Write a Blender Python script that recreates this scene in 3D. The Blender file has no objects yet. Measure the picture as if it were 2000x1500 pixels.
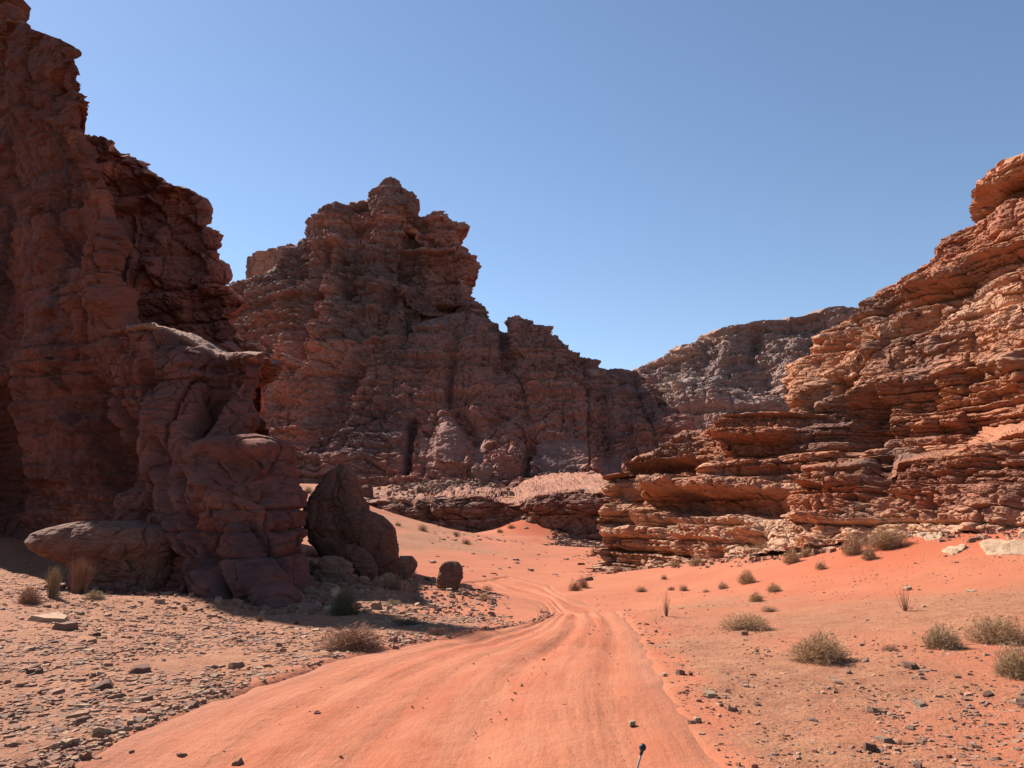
import bpy, math, random, time
import numpy as np
from mathutils import Vector
T0 = time.time()
C = bpy.context.scene
COL = C.collection
R = math.radians
rng = np.random.default_rng(7)
random.seed(7)

# ------------------------------------------------------------------ camera, sky, sun
F = 1557.0                       # focal length in photo pixels (2000 wide)
PITCH = math.atan(250 / F)
CAMH = 2.0
cam = bpy.data.cameras.new('camera'); camo = bpy.data.objects.new('camera', cam); COL.objects.link(camo)
cam.sensor_width = 36; cam.lens = 36 * F / 2000; cam.clip_start = 0.05; cam.clip_end = 8000
camo.location = (0, 0, CAMH); camo.rotation_euler = (math.pi / 2 + PITCH, 0, 0)
C.camera = camo
SUN_AZ, SUN_EL = R(-48), R(41.5)
world = bpy.data.worlds.new('World'); C.world = world; world.use_nodes = True
wn = world.node_tree
bg = wn.nodes['Background']
sky = wn.nodes.new('ShaderNodeTexSky'); sky.sky_type = 'NISHITA'; sky.sun_disc = False
sky.sun_elevation = SUN_EL; sky.sun_rotation = SUN_AZ % (2 * math.pi)
sky.air_density = 1.0; sky.dust_density = 0.15; sky.ozone_density = 1.6; sky.altitude = 900
wn.links.new(sky.outputs[0], bg.inputs[0]); bg.inputs[1].default_value = 0.064
sd = Vector((math.cos(SUN_EL) * math.sin(SUN_AZ), math.cos(SUN_EL) * math.cos(SUN_AZ), math.sin(SUN_EL)))
sl = bpy.data.lights.new('sun', 'SUN'); sl.energy = 5.0; sl.angle = R(0.53); sl.color = (1.0, 0.95, 0.88)
so = bpy.data.objects.new('sun', sl); COL.objects.link(so); so.rotation_euler = sd.to_track_quat('Z', 'Y').to_euler()
so.location = (-60, 60, 80)
C.view_settings.view_transform = 'Standard'; C.view_settings.look = 'None'
C.view_settings.exposure = 1.27; C.view_settings.gamma = 1.0; C.view_settings.use_curve_mapping = False
C.render.engine = 'CYCLES'
C.cycles.use_denoising = True
C.cycles.max_bounces = 6; C.cycles.diffuse_bounces = 4

# ------------------------------------------------------------------ numeric helpers
SP, CP = math.sin(PITCH), math.cos(PITCH)
def P(px, py, d):
    px = np.asarray(px, float); py = np.asarray(py, float); d = np.asarray(d, float)
    rx = (px - 1000) / F; ru = (750 - py) / F
    fy = CP - ru * SP; fz = SP + ru * CP
    return np.stack([rx * d / fy, d + 0 * rx, CAMH + fz * d / fy], -1)
def to_px(p):
    x, y, z = p[..., 0], p[..., 1], p[..., 2] - CAMH
    dep = np.maximum(y * CP + z * SP, 0.05); up = -y * SP + z * CP
    return 1000 + F * x / dep, 750 - F * up / dep
def hsh(a, b=0, c=0, seed=0):
    h = (np.asarray(a).astype(np.int64) * 73856093) ^ (np.asarray(b).astype(np.int64) * 19349663) ^ (np.asarray(c).astype(np.int64) * 83492791) ^ (seed * 2654435761 & 0x7fffffff)
    h = (h ^ (h >> 13)) * 1274126177 & 0x7fffffffffff
    h = (h ^ (h >> 16)) * 668265263 & 0x7fffffffffff
    return ((h >> 8) & 0xffff) / 65535.0
_pt = np.random.default_rng(3).random(256 * 3).astype(np.float32) * 2 - 1
_pm = np.concatenate([np.random.default_rng(4).permutation(256)] * 3).astype(np.int32)
def noise(x, y, z=0.0, seed=0):
    """value noise, -1..1"""
    x = np.asarray(x, np.float32) + seed * 17.31; y = np.asarray(y, np.float32) + seed * 5.77; z = np.asarray(z, np.float32) + np.zeros_like(x)
    xi = np.floor(x); yi = np.floor(y); zi = np.floor(z)
    fx = x - xi; fy = y - yi; fz = z - zi
    fx = fx * fx * (3 - 2 * fx); fy = fy * fy * (3 - 2 * fy); fz = fz * fz * (3 - 2 * fz)
    xi = xi.astype(np.int32) & 255; yi = yi.astype(np.int32) & 255; zi = zi.astype(np.int32) & 255
    def g(a, b, c):
        return _pt[_pm[_pm[_pm[(xi + a) & 255] + ((yi + b) & 255)] + ((zi + c) & 255)]]
    def l(a, b, t): return a + (b - a) * t
    return l(l(l(g(0, 0, 0), g(1, 0, 0), fx), l(g(0, 1, 0), g(1, 1, 0), fx), fy),
             l(l(g(0, 0, 1), g(1, 0, 1), fx), l(g(0, 1, 1), g(1, 1, 1), fx), fy), fz)
def fbm(x, y, z, oct=4, seed=0, gain=0.5, ridged=False):
    a, s, t = 1.0, 0.0, 0.0
    for o in range(oct):
        n = noise(x * 2.03 ** o, y * 2.03 ** o, z * 2.03 ** o, seed + o * 7)
        if ridged: n = 1 - 2 * np.abs(n)
        s = s + a * n; t += a; a *= gain
    return s / t
def facet(x, y, z, seed=0):
    """plane-sided broken cells: every cell has its own height and tilt (-1..1 or so), and the gap to the next cell"""
    x = np.asarray(x, np.float32) + seed * 3.7; y = np.asarray(y, np.float32) + seed * 1.3; z = np.asarray(z, np.float32)
    xi = np.floor(x).astype(np.int32); yi = np.floor(y).astype(np.int32); zi = np.floor(z).astype(np.int32)
    fx, fy, fz = x - xi, y - yi, z - zi
    b1 = np.full(x.shape, 9, np.float32); b2 = b1.copy(); val = np.zeros(x.shape, np.float32)
    for a in (-1, 0, 1):
        ia = _pm[(xi + a) & 255]
        for b in (-1, 0, 1):
            ib = _pm[ia + ((yi + b) & 255)]
            for c in (-1, 0, 1):
                h = _pm[ib + ((zi + c) & 255)]
                dx = fx - a - .5 - .45 * _pt[h]; dy = fy - b - .5 - .45 * _pt[h + 256]; dz = fz - c - .5 - .45 * _pt[h + 512]
                d = dx * dx + dy * dy + dz * dz
                n = d < b1
                b2 = np.where(n, b1, np.minimum(b2, d))
                g = _pt[(h * 7 + 11) & 255] + .9 * (dx * _pt[(h * 3 + 60) & 255] + dy * _pt[(h * 5 + 90) & 255]) + .7 * dz * _pt[(h * 11 + 130) & 255]
                val = np.where(n, g, val); b1 = np.where(n, d, b1)
    return val, np.sqrt(b2) - np.sqrt(b1)
def sstep(a, b, x):
    t = np.clip((x - a) / (b - a), 0, 1); return t * t * (3 - 2 * t)
def resample(poly, n, key=2):
    p = np.array(poly, float)
    seg = np.hypot(np.diff(p[:, 0]), np.diff(p[:, 1])) + 1e-6
    t = np.concatenate([[0], np.cumsum(seg)]); t /= t[-1]
    u = np.linspace(0, 1, n)
    return np.stack([np.interp(u, t, p[:, k]) for k in range(p.shape[1])], -1)
def seg_dist(px, py, poly):
    """distance to a polyline and the interpolated position along it (0..1)"""
    best = np.full(px.shape, 1e9)
    for (x0, y0), (x1, y1) in zip(poly[:-1], poly[1:]):
        dx, dy = x1 - x0, y1 - y0; L = dx * dx + dy * dy + 1e-9
        t = np.clip(((px - x0) * dx + (py - y0) * dy) / L, 0, 1)
        best = np.minimum(best, np.hypot(px - x0 - t * dx, py - y0 - t * dy))
    return best
def inside(x, y, poly):
    r = np.zeros(x.shape, bool); n = len(poly); j = n - 1
    for i in range(n):
        xi, yi = poly[i][:2]; xj, yj = poly[j][:2]
        c = ((yi > y) != (yj > y)) & (x < (xj - xi) * (y - yi) / (yj - yi + 1e-12) + xi)
        r ^= c; j = i
    return r

# ------------------------------------------------------------------ object helpers
def mesh_from(name, V, faces, mat, smooth=False, cols=None, attrs=None):
    """V (n,3); faces: (m,k) array of one size or list of such arrays"""
    me = bpy.data.meshes.new(name)
    fl = faces if isinstance(faces, list) else [faces]
    V = np.asarray(V, np.float32)
    tot = sum(f.size for f in fl); nf = sum(len(f) for f in fl)
    me.vertices.add(len(V)); me.vertices.foreach_set('co', V.ravel())
    me.loops.add(tot); me.loops.foreach_set('vertex_index', np.concatenate([f.ravel() for f in fl]).astype(np.int32))
    st = []; o = 0
    for f in fl:
        st.append(o + np.arange(len(f)) * f.shape[1]); o += f.size
    me.polygons.add(nf); me.polygons.foreach_set('loop_start', np.concatenate(st).astype(np.int32))
    me.update(calc_edges=True); me.validate()
    me.polygons.foreach_set('use_smooth', np.full(len(me.polygons), smooth))
    if cols is not None:
        a = me.color_attributes.new('tone', 'FLOAT_COLOR', 'POINT')
        a.data.foreach_set('color', np.concatenate([cols, np.ones((len(cols), 1))], 1).astype(np.float32).ravel())
    for k, v in (attrs or {}).items():
        a = me.attributes.new(k, 'FLOAT', 'POINT'); a.data.foreach_set('value', np.asarray(v, np.float32).ravel())
    if mat: me.materials.append(mat)
    return me
def link(name, me, label=None, cat=None, group=None, kind=None, parent=None, loc=(0, 0, 0), rot=(0, 0, 0), scl=(1, 1, 1)):
    o = bpy.data.objects.new(name, me); COL.objects.link(o)
    o.location = loc; o.rotation_euler = rot; o.scale = scl
    if parent: o.parent = parent
    if label: o['label'] = label
    if cat: o['category'] = cat
    if group: o['group'] = group
    if kind: o['kind'] = kind
    return o
def gridfaces(nv, nu, off=0):
    i = np.arange(nv * nu).reshape(nv, nu) + off
    return np.stack([i[:-1, :-1], i[:-1, 1:], i[1:, 1:], i[1:, :-1]], -1).reshape(-1, 4)

# ------------------------------------------------------------------ materials
def new_mat(name):
    m = bpy.data.materials.new(name); m.use_nodes = True
    nt = m.node_tree; b = nt.nodes['Principled BSDF']
    b.inputs['Roughness'].default_value = 0.95; b.inputs['Specular IOR Level'].default_value = 0.15
    return m, nt, b
def nd(nt, t, **kw):
    n = nt.nodes.new(t)
    for k, v in kw.items(): setattr(n, k, v)
    return n
def rock_mat(name, fine, bump_d, zs=2.2):
    """rock whose albedo comes from the bed colours, with grain and fine relief"""
    m, nt, b = new_mat(name); L = nt.links.new
    at = nd(nt, 'ShaderNodeAttribute', attribute_name='tone')
    tc = nd(nt, 'ShaderNodeTexCoord'); mp = nd(nt, 'ShaderNodeMapping'); mp.inputs['Scale'].default_value = (1, 1, zs)
    L(tc.outputs['Object'], mp.inputs[0])
    n1 = nd(nt, 'ShaderNodeTexNoise'); n1.inputs['Scale'].default_value = fine; n1.inputs['Detail'].default_value = 6; n1.inputs['Roughness'].default_value = 0.65
    n2 = nd(nt, 'ShaderNodeTexNoise'); n2.inputs['Scale'].default_value = fine * 0.27; n2.inputs['Detail'].default_value = 5
    L(mp.outputs[0], n1.inputs[0]); L(mp.outputs[0], n2.inputs[0])
    r = nd(nt, 'ShaderNodeMapRange'); r.inputs[1].default_value = 0.3; r.inputs[2].default_value = 0.7; r.inputs[3].default_value = 0.72; r.inputs[4].default_value = 1.25
    L(n1.outputs[0], r.inputs[0])
    mx = nd(nt, 'ShaderNodeVectorMath', operation='SCALE'); L(at.outputs['Color'], mx.inputs[0]); L(r.outputs[0], mx.inputs['Scale'])
    L(mx.outputs[0], b.inputs['Base Color'])
    ad = nd(nt, 'ShaderNodeMath', operation='ADD'); L(n1.outputs[0], ad.inputs[0]); L(n2.outputs[0], ad.inputs[1])
    bp = nd(nt, 'ShaderNodeBump'); bp.inputs['Strength'].default_value = 0.9; bp.inputs['Distance'].default_value = bump_d
    L(ad.outputs[0], bp.inputs['Height']); L(bp.outputs[0], b.inputs['Normal'])
    return m
M_NEAR = rock_mat('sandstone near', 3.5, 0.10)
M_MID = rock_mat('sandstone middle', 0.9, 0.45)
M_FAR = rock_mat('sandstone far', 0.35, 1.2)
M_BOULDER = rock_mat('boulder sandstone', 5.0, 0.05, 1.3)

# ------------------------------------------------------------------ ground height
GP = []
for px, py, d in [(1150, 1205, 24), (1280, 1290, 12.3), (1000, 1155, 32), (850, 1090, 50), (900, 1040, 96), (1150, 1120, 45), (1010, 1300, 10.4),
                  (0, 1300, 10.4), (0, 1150, 20), (0, 1097, 29.9), (210, 1161, 23.1), (420, 1200, 19.1), (600, 1221, 16.5), (940, 1226, 14.2), (600, 1150, 24), (480, 1150, 22),
                  (880, 1147, 27), (780, 1130, 30), (650, 1110, 32), (605, 950, 95), (640, 985, 80), (60, 1050, 34), (250, 1140, 27), (400, 1165, 25),
                  (1500, 1300, 10.6), (2000, 1300, 10), (1600, 1270, 11.9), (1950, 1220, 13), (1770, 1190, 16.3), (2000, 1100, 20), (1500, 1110, 30),
                  (1750, 1050, 28), (1950, 1040, 25), (2200, 1020, 23), (1300, 1190, 20), (1200, 1117, 44), (1400, 1095, 36), (1030, 1060, 82), (1150, 1070, 88),
                  (800, 1022, 108), (940, 1040, 106), (1170, 1062, 96), (1420, 1210, 17.2), (-300, 1040, 32), (-300, 1200, 15), (2300, 1200, 13)]:
    GP.append(P(px, py, d))
for q in [(0, 0, 0), (-5, 4, 0.05), (5, 4, 0), (-25, -20, 0.3), (25, -20, 0.3), (0, -30, 0), (-12, 3, .2), (12, 3, .2), (-60, 20, 2), (60, 20, 4), (-50, 80, 6), (60, 90, 4), (0, 135, 5),
          (-60, 150, 8), (60, 150, 8), (-150, 60, 10), (150, 60, 10), (-200, -100, 5), (200, -100, 5), (0, 300, 10), (-300, 300, 12), (300, 300, 12)]:
    GP.append(np.array(q, float))
GP = np.array(GP)
def _tps(r2): return 0.5 * r2 * np.log(r2 + 1e-9)
_n = len(GP); _s = GP[:, :2] / 10
_A = np.zeros((_n + 3, _n + 3)); _A[:_n, :_n] = _tps(((_s[:, None] - _s[None]) ** 2).sum(-1)) + np.eye(_n) * 0.02
_A[:_n, _n] = 1; _A[:_n, _n + 1:] = _s; _A[_n, :_n] = 1; _A[_n + 1:, :_n] = _s.T
_w = np.linalg.solve(_A, np.concatenate([GP[:, 2], [0, 0, 0]]))
MOUND = P(1035, 1003, 106)
def gz(x, y):
    x = np.asarray(x, float); y = np.asarray(y, float); sh = x.shape
    q = np.stack([np.clip(x, -320, 320).ravel(), np.clip(y, -120, 320).ravel()], -1) / 10
    z = np.concatenate([_tps(((c[:, None] - _s[None]) ** 2).sum(-1)) @ _w[:_n] + _w[_n] + c @ _w[_n + 1:] for c in np.array_split(q, max(1, len(q) // 20000))])
    z = z.reshape(sh)
    far = sstep(30, 90, np.hypot(x, y))
    z = z + 0.05 * noise(x * .35, y * .35, 0, 3) * (1 + 2 * far) + 0.02 * noise(x * 1.3, y * 1.3, 0, 9)
    dm = np.sqrt(((x - MOUND[0]) / 7.2) ** 2 + ((y - MOUND[1]) / 14) ** 2 + .04)          # drift of blown sand against the ledge
    z = z + 2.5 * np.clip(1.12 - dm, 0, 1) ** 1.25
    return z
def hit(px, py):
    """ground point seen at a photo pixel"""
    d = np.geomspace(4, 200, 1500)
    p = P(np.full_like(d, px), np.full_like(d, py), d)
    b = np.nonzero(p[:, 2] <= gz(p[:, 0], p[:, 1]))[0]
    k = b[0] if len(b) else len(d) - 1
    q = p[k]; q[2] = gz(q[0], q[1]); return q

# ------------------------------------------------------------------ the dirt track (outline in plan)
EL = [(60, 1540), (130, 1500), (330, 1402), (510, 1332), (640, 1292), (780, 1262), (900, 1240), (990, 1226), (1060, 1212), (1078, 1200), (1060, 1184), (1010, 1170), (965, 1160), (930, 1152), (900, 1140)]
ER = [(1450, 1540), (1420, 1500), (1335, 1392), (1290, 1320), (1265, 1270), (1250, 1235), (1222, 1205), (1165, 1182), (1110, 1168), (1085, 1158), (1075, 1150), (1070, 1142), (1040, 1134), (1000, 1126)]
def world_line(l): return np.array([hit(*q) for q in l])
WL, WR = world_line(EL), world_line(ER)
def res3(p, n):
    t = np.linspace(0, 1, len(p)); u = np.linspace(0, 1, n)
    return np.stack([np.interp(u, t, p[:, k]) for k in range(3)], -1)
def smooth1(a, k=5):
    for _ in range(k):
        a[1:-1] = (a[:-2] + 2 * a[1:-1] + a[2:]) / 4
    return a
NR = 300
WLs, WRs = smooth1(res3(WL, NR), 40), smooth1(res3(WR, NR), 40)
# the first stretch continues under the camera
ROADPOLY = np.concatenate([WLs, WRs[::-1]])[:, :2]
def on_track(x, y): return inside(x, y, ROADPOLY)

# ground sheet --------------------------------------------------------------
ys = np.concatenate([np.linspace(-110, 1, 14)[:-1], np.geomspace(5, 330, 500) - 4, np.array([400, 600, 1000, 1800, 3500])])
us = np.linspace(-1, 1, 290)
us = np.sign(us) * (0.75 * np.abs(us) + 0.25 * np.abs(us) ** 3)
GY, GU = np.meshgrid(ys, us, indexing='ij')
GX = GU * (np.abs(GY) * 0.95 + 9)
GX = np.where(GY < 0, GU * 120, GX)
GZ = gz(GX, GY)
near = np.exp(-np.hypot(GX, GY) / 40)
dtrack = np.minimum(seg_dist(GX, GY, [tuple(q[:2]) for q in WLs[::6]]), seg_dist(GX, GY, [tuple(q[:2]) for q in WRs[::6]]))
ont = on_track(GX, GY)
GZ = GZ + near * (0.018 * noise(GX * 4, GY * 4, 0, 21) + 0.010 * noise(GX * 9, GY * 9, 0, 5)) * (~ont)
GZ = GZ + np.where(ont, -0.24 * sstep(0.02, 0.3, dtrack), 0.010 * np.exp(-(dtrack / 0.3) ** 2) * (0.5 + noise(GX * 1.5, GY * 1.5, 0, 77)) * (np.hypot(GX, GY) < 40))   # berm thrown up beside the track
gpx, gpy = to_px(np.stack([GX, GY, GZ], -1))
# stony crust: 1, clean red sand: 0
stony = 0.55 + 0.5 * noise(GX * .22, GY * .22, 0, 31) + 0.25 * noise(GX * .7, GY * .7, 0, 32)
stony = stony + 0.6 * sstep(1.5, -1.5, GX + 1.0 + 0.02 * GY + 1.2 * noise(GX * .5, GY * .3, 0, 35))
stony = stony - 1.6 * sstep(1.5, 9, GX - 0.3 * (GY - 14)) * sstep(14, 24, GY)          # the clean sand slope on the right
stony = stony - 0.5 * sstep(34, 60, GY)
for hpx, hpy, br in ((1040, 1150, 3.5), (1120, 1170, 2.2), (960, 1155, 3), (920, 1195, 1.0), (900, 1120, 6), (1150, 1140, 4)):
    hb = hit(hpx, hpy); stony = stony - 1.5 * np.exp(-((GX - hb[0]) ** 2 + ((GY - hb[1]) * .6) ** 2) / br ** 2)
stony = stony - .9 * np.exp(-(dtrack / .45) ** 2) * (1 + .8 * noise(GX * 1.7, GY * 1.7, 0, 88))
stony = np.clip(stony, 0, 1)
red = np.clip(0.8 * sstep(1.5, 9, GX - 0.3 * (GY - 14)) * sstep(16, 27, GY) + sstep(0.05, 0.4, 1 - np.hypot((GX - MOUND[0]) / 5.6, (GY - MOUND[1]) / 12)) + 0.25 * noise(GX * .15, GY * .15, 0, 44), 0, 1)

mg, nt, b = new_mat('desert ground'); L = nt.links.new
tc = nd(nt, 'ShaderNodeTexCoord')
def tex(scale, detail=5, rough=0.6):
    n = nd(nt, 'ShaderNodeTexNoise'); n.inputs['Scale'].default_value = scale; n.inputs['Detail'].default_value = detail; n.inputs['Roughness'].default_value = rough
    L(tc.outputs['Object'], n.inputs[0]); return n
def mixc(fac, a, c):
    m = nd(nt, 'ShaderNodeMix', data_type='RGBA')
    for s, v in ((0, fac), (6, a), (7, c)):
        if isinstance(v, (tuple, float)): m.inputs[s].default_value = v
        else: L(v, m.inputs[s])
    return m.outputs[2]
def rng_(v, a, b_, c, d):
    r = nd(nt, 'ShaderNodeMapRange'); L(v, r.inputs[0])
    for i, q in enumerate((a, b_, c, d)): r.inputs[1 + i].default_value = q
    return r.outputs[0]
a_st = nd(nt, 'ShaderNodeAttribute', attribute_name='stony'); a_rd = nd(nt, 'ShaderNodeAttribute', attribute_name='red')
n_big, n_mid, n_fine, n_grit = tex(0.6), tex(3.0), tex(14), tex(55, 4, 0.7)
sand = mixc(rng_(n_big.outputs[0], .35, .65, 0, 1), (0.312, 0.095, 0.047, 1), (0.333, 0.116, 0.059, 1))
sand = mixc(a_rd.outputs['Fac'], sand, (0.312, 0.070, 0.030, 1))
crust = mixc(rng_(n_mid.outputs[0], .38, .62, 0, 1), (0.251, 0.100, 0.053, 1), (0.314, 0.140, 0.073, 1))
crust = mixc(rng_(n_fine.outputs[0], .5, .72, 0, .8), crust, (0.169, 0.073, 0.042, 1))
sm = nd(nt, 'ShaderNodeMath', operation='MULTIPLY_ADD'); L(n_fine.outputs[0], sm.inputs[0]); sm.inputs[1].default_value = 0.9; L(a_st.outputs['Fac'], sm.inputs[2])
gcol = mixc(rng_(sm.outputs[0], .75, 1.25, 0, 1), sand, crust)
gr = nd(nt, 'ShaderNodeVectorMath', operation='SCALE'); L(gcol, gr.inputs[0]); L(rng_(n_grit.outputs[0], .3, .7, .80, 1.18), gr.inputs['Scale'])
L(gr.outputs[0], b.inputs['Base Color'])
hs = nd(nt, 'ShaderNodeMath', operation='MULTIPLY_ADD'); L(n_grit.outputs[0], hs.inputs[0]); hs.inputs[1].default_value = 0.35; L(n_fine.outputs[0], hs.inputs[2])
hm = nd(nt, 'ShaderNodeMath', operation='MULTIPLY'); L(hs.outputs[0], hm.inputs[0]); L(rng_(a_st.outputs['Fac'], 0, 1, .35, 1.2), hm.inputs[1])
bp = nd(nt, 'ShaderNodeBump'); bp.inputs['Strength'].default_value = 0.8; bp.inputs['Distance'].default_value = 0.05
L(hm.outputs[0], bp.inputs['Height']); L(bp.outputs[0], b.inputs['Normal'])
GV = np.stack([GX, GY, GZ], -1)
link('ground', mesh_from('ground', GV.reshape(-1, 3), gridfaces(*GX.shape), mg, True, attrs={'stony': stony, 'red': red}),
     'red sandy valley floor with stony crust between the cliffs', 'ground', kind='structure')

# the track sheet -----------------------------------------------------------
mr, nt, b = new_mat('packed red sand'); L = nt.links.new
tc = nd(nt, 'ShaderNodeTexCoord')
uvx = nd(nt, 'ShaderNodeAttribute', attribute_name='across'); uvy = nd(nt, 'ShaderNodeAttribute', attribute_name='along')
cb = nd(nt, 'ShaderNodeCombineXYZ'); L(uvx.outputs['Fac'], cb.inputs[0]); L(uvy.outputs['Fac'], cb.inputs[1])
ms = nd(nt, 'ShaderNodeMapping'); ms.inputs['Scale'].default_value = (1.0, 0.11, 1); L(cb.outputs[0], ms.inputs[0])
def tex2(scale, detail):
    n = nd(nt, 'ShaderNodeTexNoise'); n.inputs['Scale'].default_value = scale; n.inputs['Detail'].default_value = detail; n.inputs['Roughness'].default_value = .6
    L(ms.outputs[0], n.inputs[0]); return n
st1, st2 = tex2(1.7, 4), tex2(7.0, 4)
f1, f2 = tex(10), tex(60, 4, .7)
f3 = tex(0.9, 4)
rc = mixc(rng_(st1.outputs[0], .44, .56, 0, 1), (0.321, 0.094, 0.044, 1), (0.358, 0.125, 0.063, 1))
rc = mixc(rng_(st2.outputs[0], .40, .66, 0, .5), rc, (0.299, 0.089, 0.044, 1))
rc = mixc(rng_(f3.outputs[0], .45, .7, 0, .6), rc, (0.369, 0.136, 0.073, 1))
ed = nd(nt, 'ShaderNodeAttribute', attribute_name='edge')
em = nd(nt, 'ShaderNodeMath', operation='MULTIPLY_ADD'); L(f1.outputs[0], em.inputs[0]); em.inputs[1].default_value = -0.10; L(ed.outputs['Fac'], em.inputs[2])
rc = mixc(rng_(em.outputs[0], -0.05, 0.10, .6, 0), rc, (0.252, 0.104, 0.059, 1))
sc_ = nd(nt, 'ShaderNodeVectorMath', operation='SCALE'); L(rc, sc_.inputs[0]); L(rng_(f2.outputs[0], .3, .7, .84, 1.13), sc_.inputs['Scale'])
L(sc_.outputs[0], b.inputs['Base Color'])
h1 = nd(nt, 'ShaderNodeMath', operation='MULTIPLY_ADD'); L(st2.outputs[0], h1.inputs[0]); h1.inputs[1].default_value = 0.5; L(st1.outputs[0], h1.inputs[2])
h2 = nd(nt, 'ShaderNodeMath', operation='MULTIPLY_ADD'); L(f1.outputs[0], h2.inputs[0]); h2.inputs[1].default_value = 0.6; L(h1.outputs[0], h2.inputs[2])
h3 = nd(nt, 'ShaderNodeMath', operation='MULTIPLY_ADD'); L(f2.outputs[0], h3.inputs[0]); h3.inputs[1].default_value = 0.22; L(h2.outputs[0], h3.inputs[2])
bp = nd(nt, 'ShaderNodeBump'); bp.inputs['Strength'].default_value = 0.6; bp.inputs['Distance'].default_value = 0.06
L(h3.outputs[0], bp.inputs['Height']); L(bp.outputs[0], b.inputs['Normal'])
NW = 72
lead = 30
first = [np.array([WLs[0] + (WRs[0] - WLs[0]) * 0 + np.array([0.15, -1.0, 0]) * k * .4, WRs[0] + np.array([-0.1, -1.0, 0]) * k * .4]) for k in range(lead, 0, -1)]
LE = np.concatenate([np.array([f[0] for f in first]), WLs]); RE = np.concatenate([np.array([f[1] for f in first]), WRs])
wv = np.linspace(-0.04, 1.04, NW)
RX = LE[:, None, 0] * (1 - wv) + RE[:, None, 0] * wv; RY = LE[:, None, 1] * (1 - wv) + RE[:, None, 1] * wv
wd = np.linalg.norm(RE - LE, axis=1)[:, None]
al = np.concatenate([[0], np.cumsum(np.linalg.norm(np.diff((LE + RE) / 2, axis=0), axis=1))])[:, None] + 0 * wv
edge = np.minimum(wv, 1 - wv) + 0.05 * noise(RX * 1.2, RY * 1.2, 0, 51) + 0.035 * noise(RX * 4, RY * 4, 0, 52)
ac = 5.0 * wv[None] + 0 * al
rut = sum(-a * np.exp(-((wv - c) / w) ** 2) for a, c, w in ((.042, .60, .045), (.042, .86, .045), (.026, .22, .04), (.026, .43, .04), (.018, .33, .03)))[None]
RZ = gz(RX, RY) - 0.004 + rut * sstep(2.2, 5, wd) + 0.015 * noise(ac * 3, al * .25, 0, 61) + 0.006 * noise(RX * 6, RY * 6, 0, 62)
RZ = RZ - 0.03 * (1 - sstep(-0.03, 0.02, edge))
RZ += 0.05 * np.exp(-((edge - .02) / .03) ** 2) * 0
link('dirt_track', mesh_from('dirt_track', np.stack([RX, RY, RZ], -1).reshape(-1, 3), gridfaces(*RX.shape), mr, True, attrs={'across': ac, 'along': al, 'edge': edge}),
     'orange sandy dirt track with wheel ruts bending left into the valley', 'track', kind='structure')

# ------------------------------------------------------------------ cliffs
def strata(p, tang, seed, levels, tilt=(0, 0), wz=0.6, wf=0.05):
    """bedded, jointed rock: returns outward offset and a per-bed random value"""
    x, y, z = p[..., 0], p[..., 1], p[..., 2]
    s = x * tang[0] + y * tang[1]
    zz = z + tilt[0] * x + tilt[1] * y + wz * fbm(x * wf, y * wf, z * wf, 3, seed)
    out = np.zeros_like(z); bed = None
    for li, (T, Lb, amp, gap, mod) in enumerate(levels):
        q = zz / T + 31.7 * li + seed
        q = q + 0.45 * np.sin(q * 1.7 + seed) + 0.25 * np.sin(q * .63 + 2 * seed) + 0.12 * noise(s / (Lb * 1.5), q * .5, 0, seed + 40 + li)
        k = np.floor(q); f = q - k
        sw = s + 0.35 * Lb * noise(s / Lb * .8, zz / T * .35, 0, seed + 11 + li)
        bb = sw / Lb * (0.6 + 0.9 * hsh(k, 3, li, seed)) + 10 * hsh(k, 1, li, seed)
        kb = np.floor(bb); fb = bb - kb
        r1 = np.clip(1.5 * noise(s / (Lb * 2.5) + 40 * hsh(k, 9, li, seed), k * 5.37 + .5, li * 3.1, seed + 130) + .5 * (hsh(k, 7, li, seed) * 2 - 1), -1.2, 1.2); r2 = hsh(k, kb, li + 5, seed) * 2 - 1
        o = 0.62 * r1 + 0.38 * r2
        rnd = 1 - (2 * f - 1) ** 8                                   # rounded nose to every bed
        jf = np.exp(-(np.minimum(f, 1 - f) / 0.09) ** 2)
        jv = np.exp(-(np.minimum(fb, 1 - fb) / 0.05) ** 2) * (hsh(k, np.round(bb), li + 9, seed) > 0.45)
        o = o + .75 * (f - .45) * (hsh(k, 21, li, seed) > .35)
        m = np.clip(0.55 + mod * noise(x / (T * 7), y / (T * 7), zz / (T * 4), seed + 70 + li), 0.0, 1.3)
        if li: m = m * (.45 + .8 * sstep(-.35, .4, noise(x / (levels[0][0] * 5), y / (levels[0][0] * 5), zz / (levels[0][0] * 1.6), seed + 170)))
        out += amp * m * (o + 0.25 * rnd - gap * jf - 0.8 * gap * jv)
        if li == 0: bed = (k, r1, r2)
        if li == 1: bed2 = hsh(k, 2, 1, seed)
    return out, bed[1], bed[2], bed2
def coons(left, right, bottom, top, nv, nu):
    Lc, Rc, Bc, Tc = resample(left, nv), resample(right, nv), resample(bottom, nu), resample(top, nu)
    v = np.linspace(0, 1, nv)[:, None, None]; u = np.linspace(0, 1, nu)[None, :, None]
    S = (1 - u) * Lc[:, None] + u * Rc[:, None] + (1 - v) * Bc[None] + v * Tc[None]
    S -= (1 - u) * (1 - v) * Bc[0] + u * (1 - v) * Bc[-1] + (1 - u) * v * Tc[0] + u * v * Tc[-1]
    return S
def normals(p):
    du = np.gradient(p, axis=1); dv = np.gradient(p, axis=0)
    n = np.cross(du, dv); n /= np.linalg.norm(n, axis=-1, keepdims=True) + 1e-9
    return n
def blur(a, k):
    for _ in range(k):
        a[1:-1] = (a[:-2] + 2 * a[1:-1] + a[2:]) / 4
        a[:, 1:-1] = (a[:, :-2] + 2 * a[:, 1:-1] + a[:, 2:]) / 4
    return a
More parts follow.
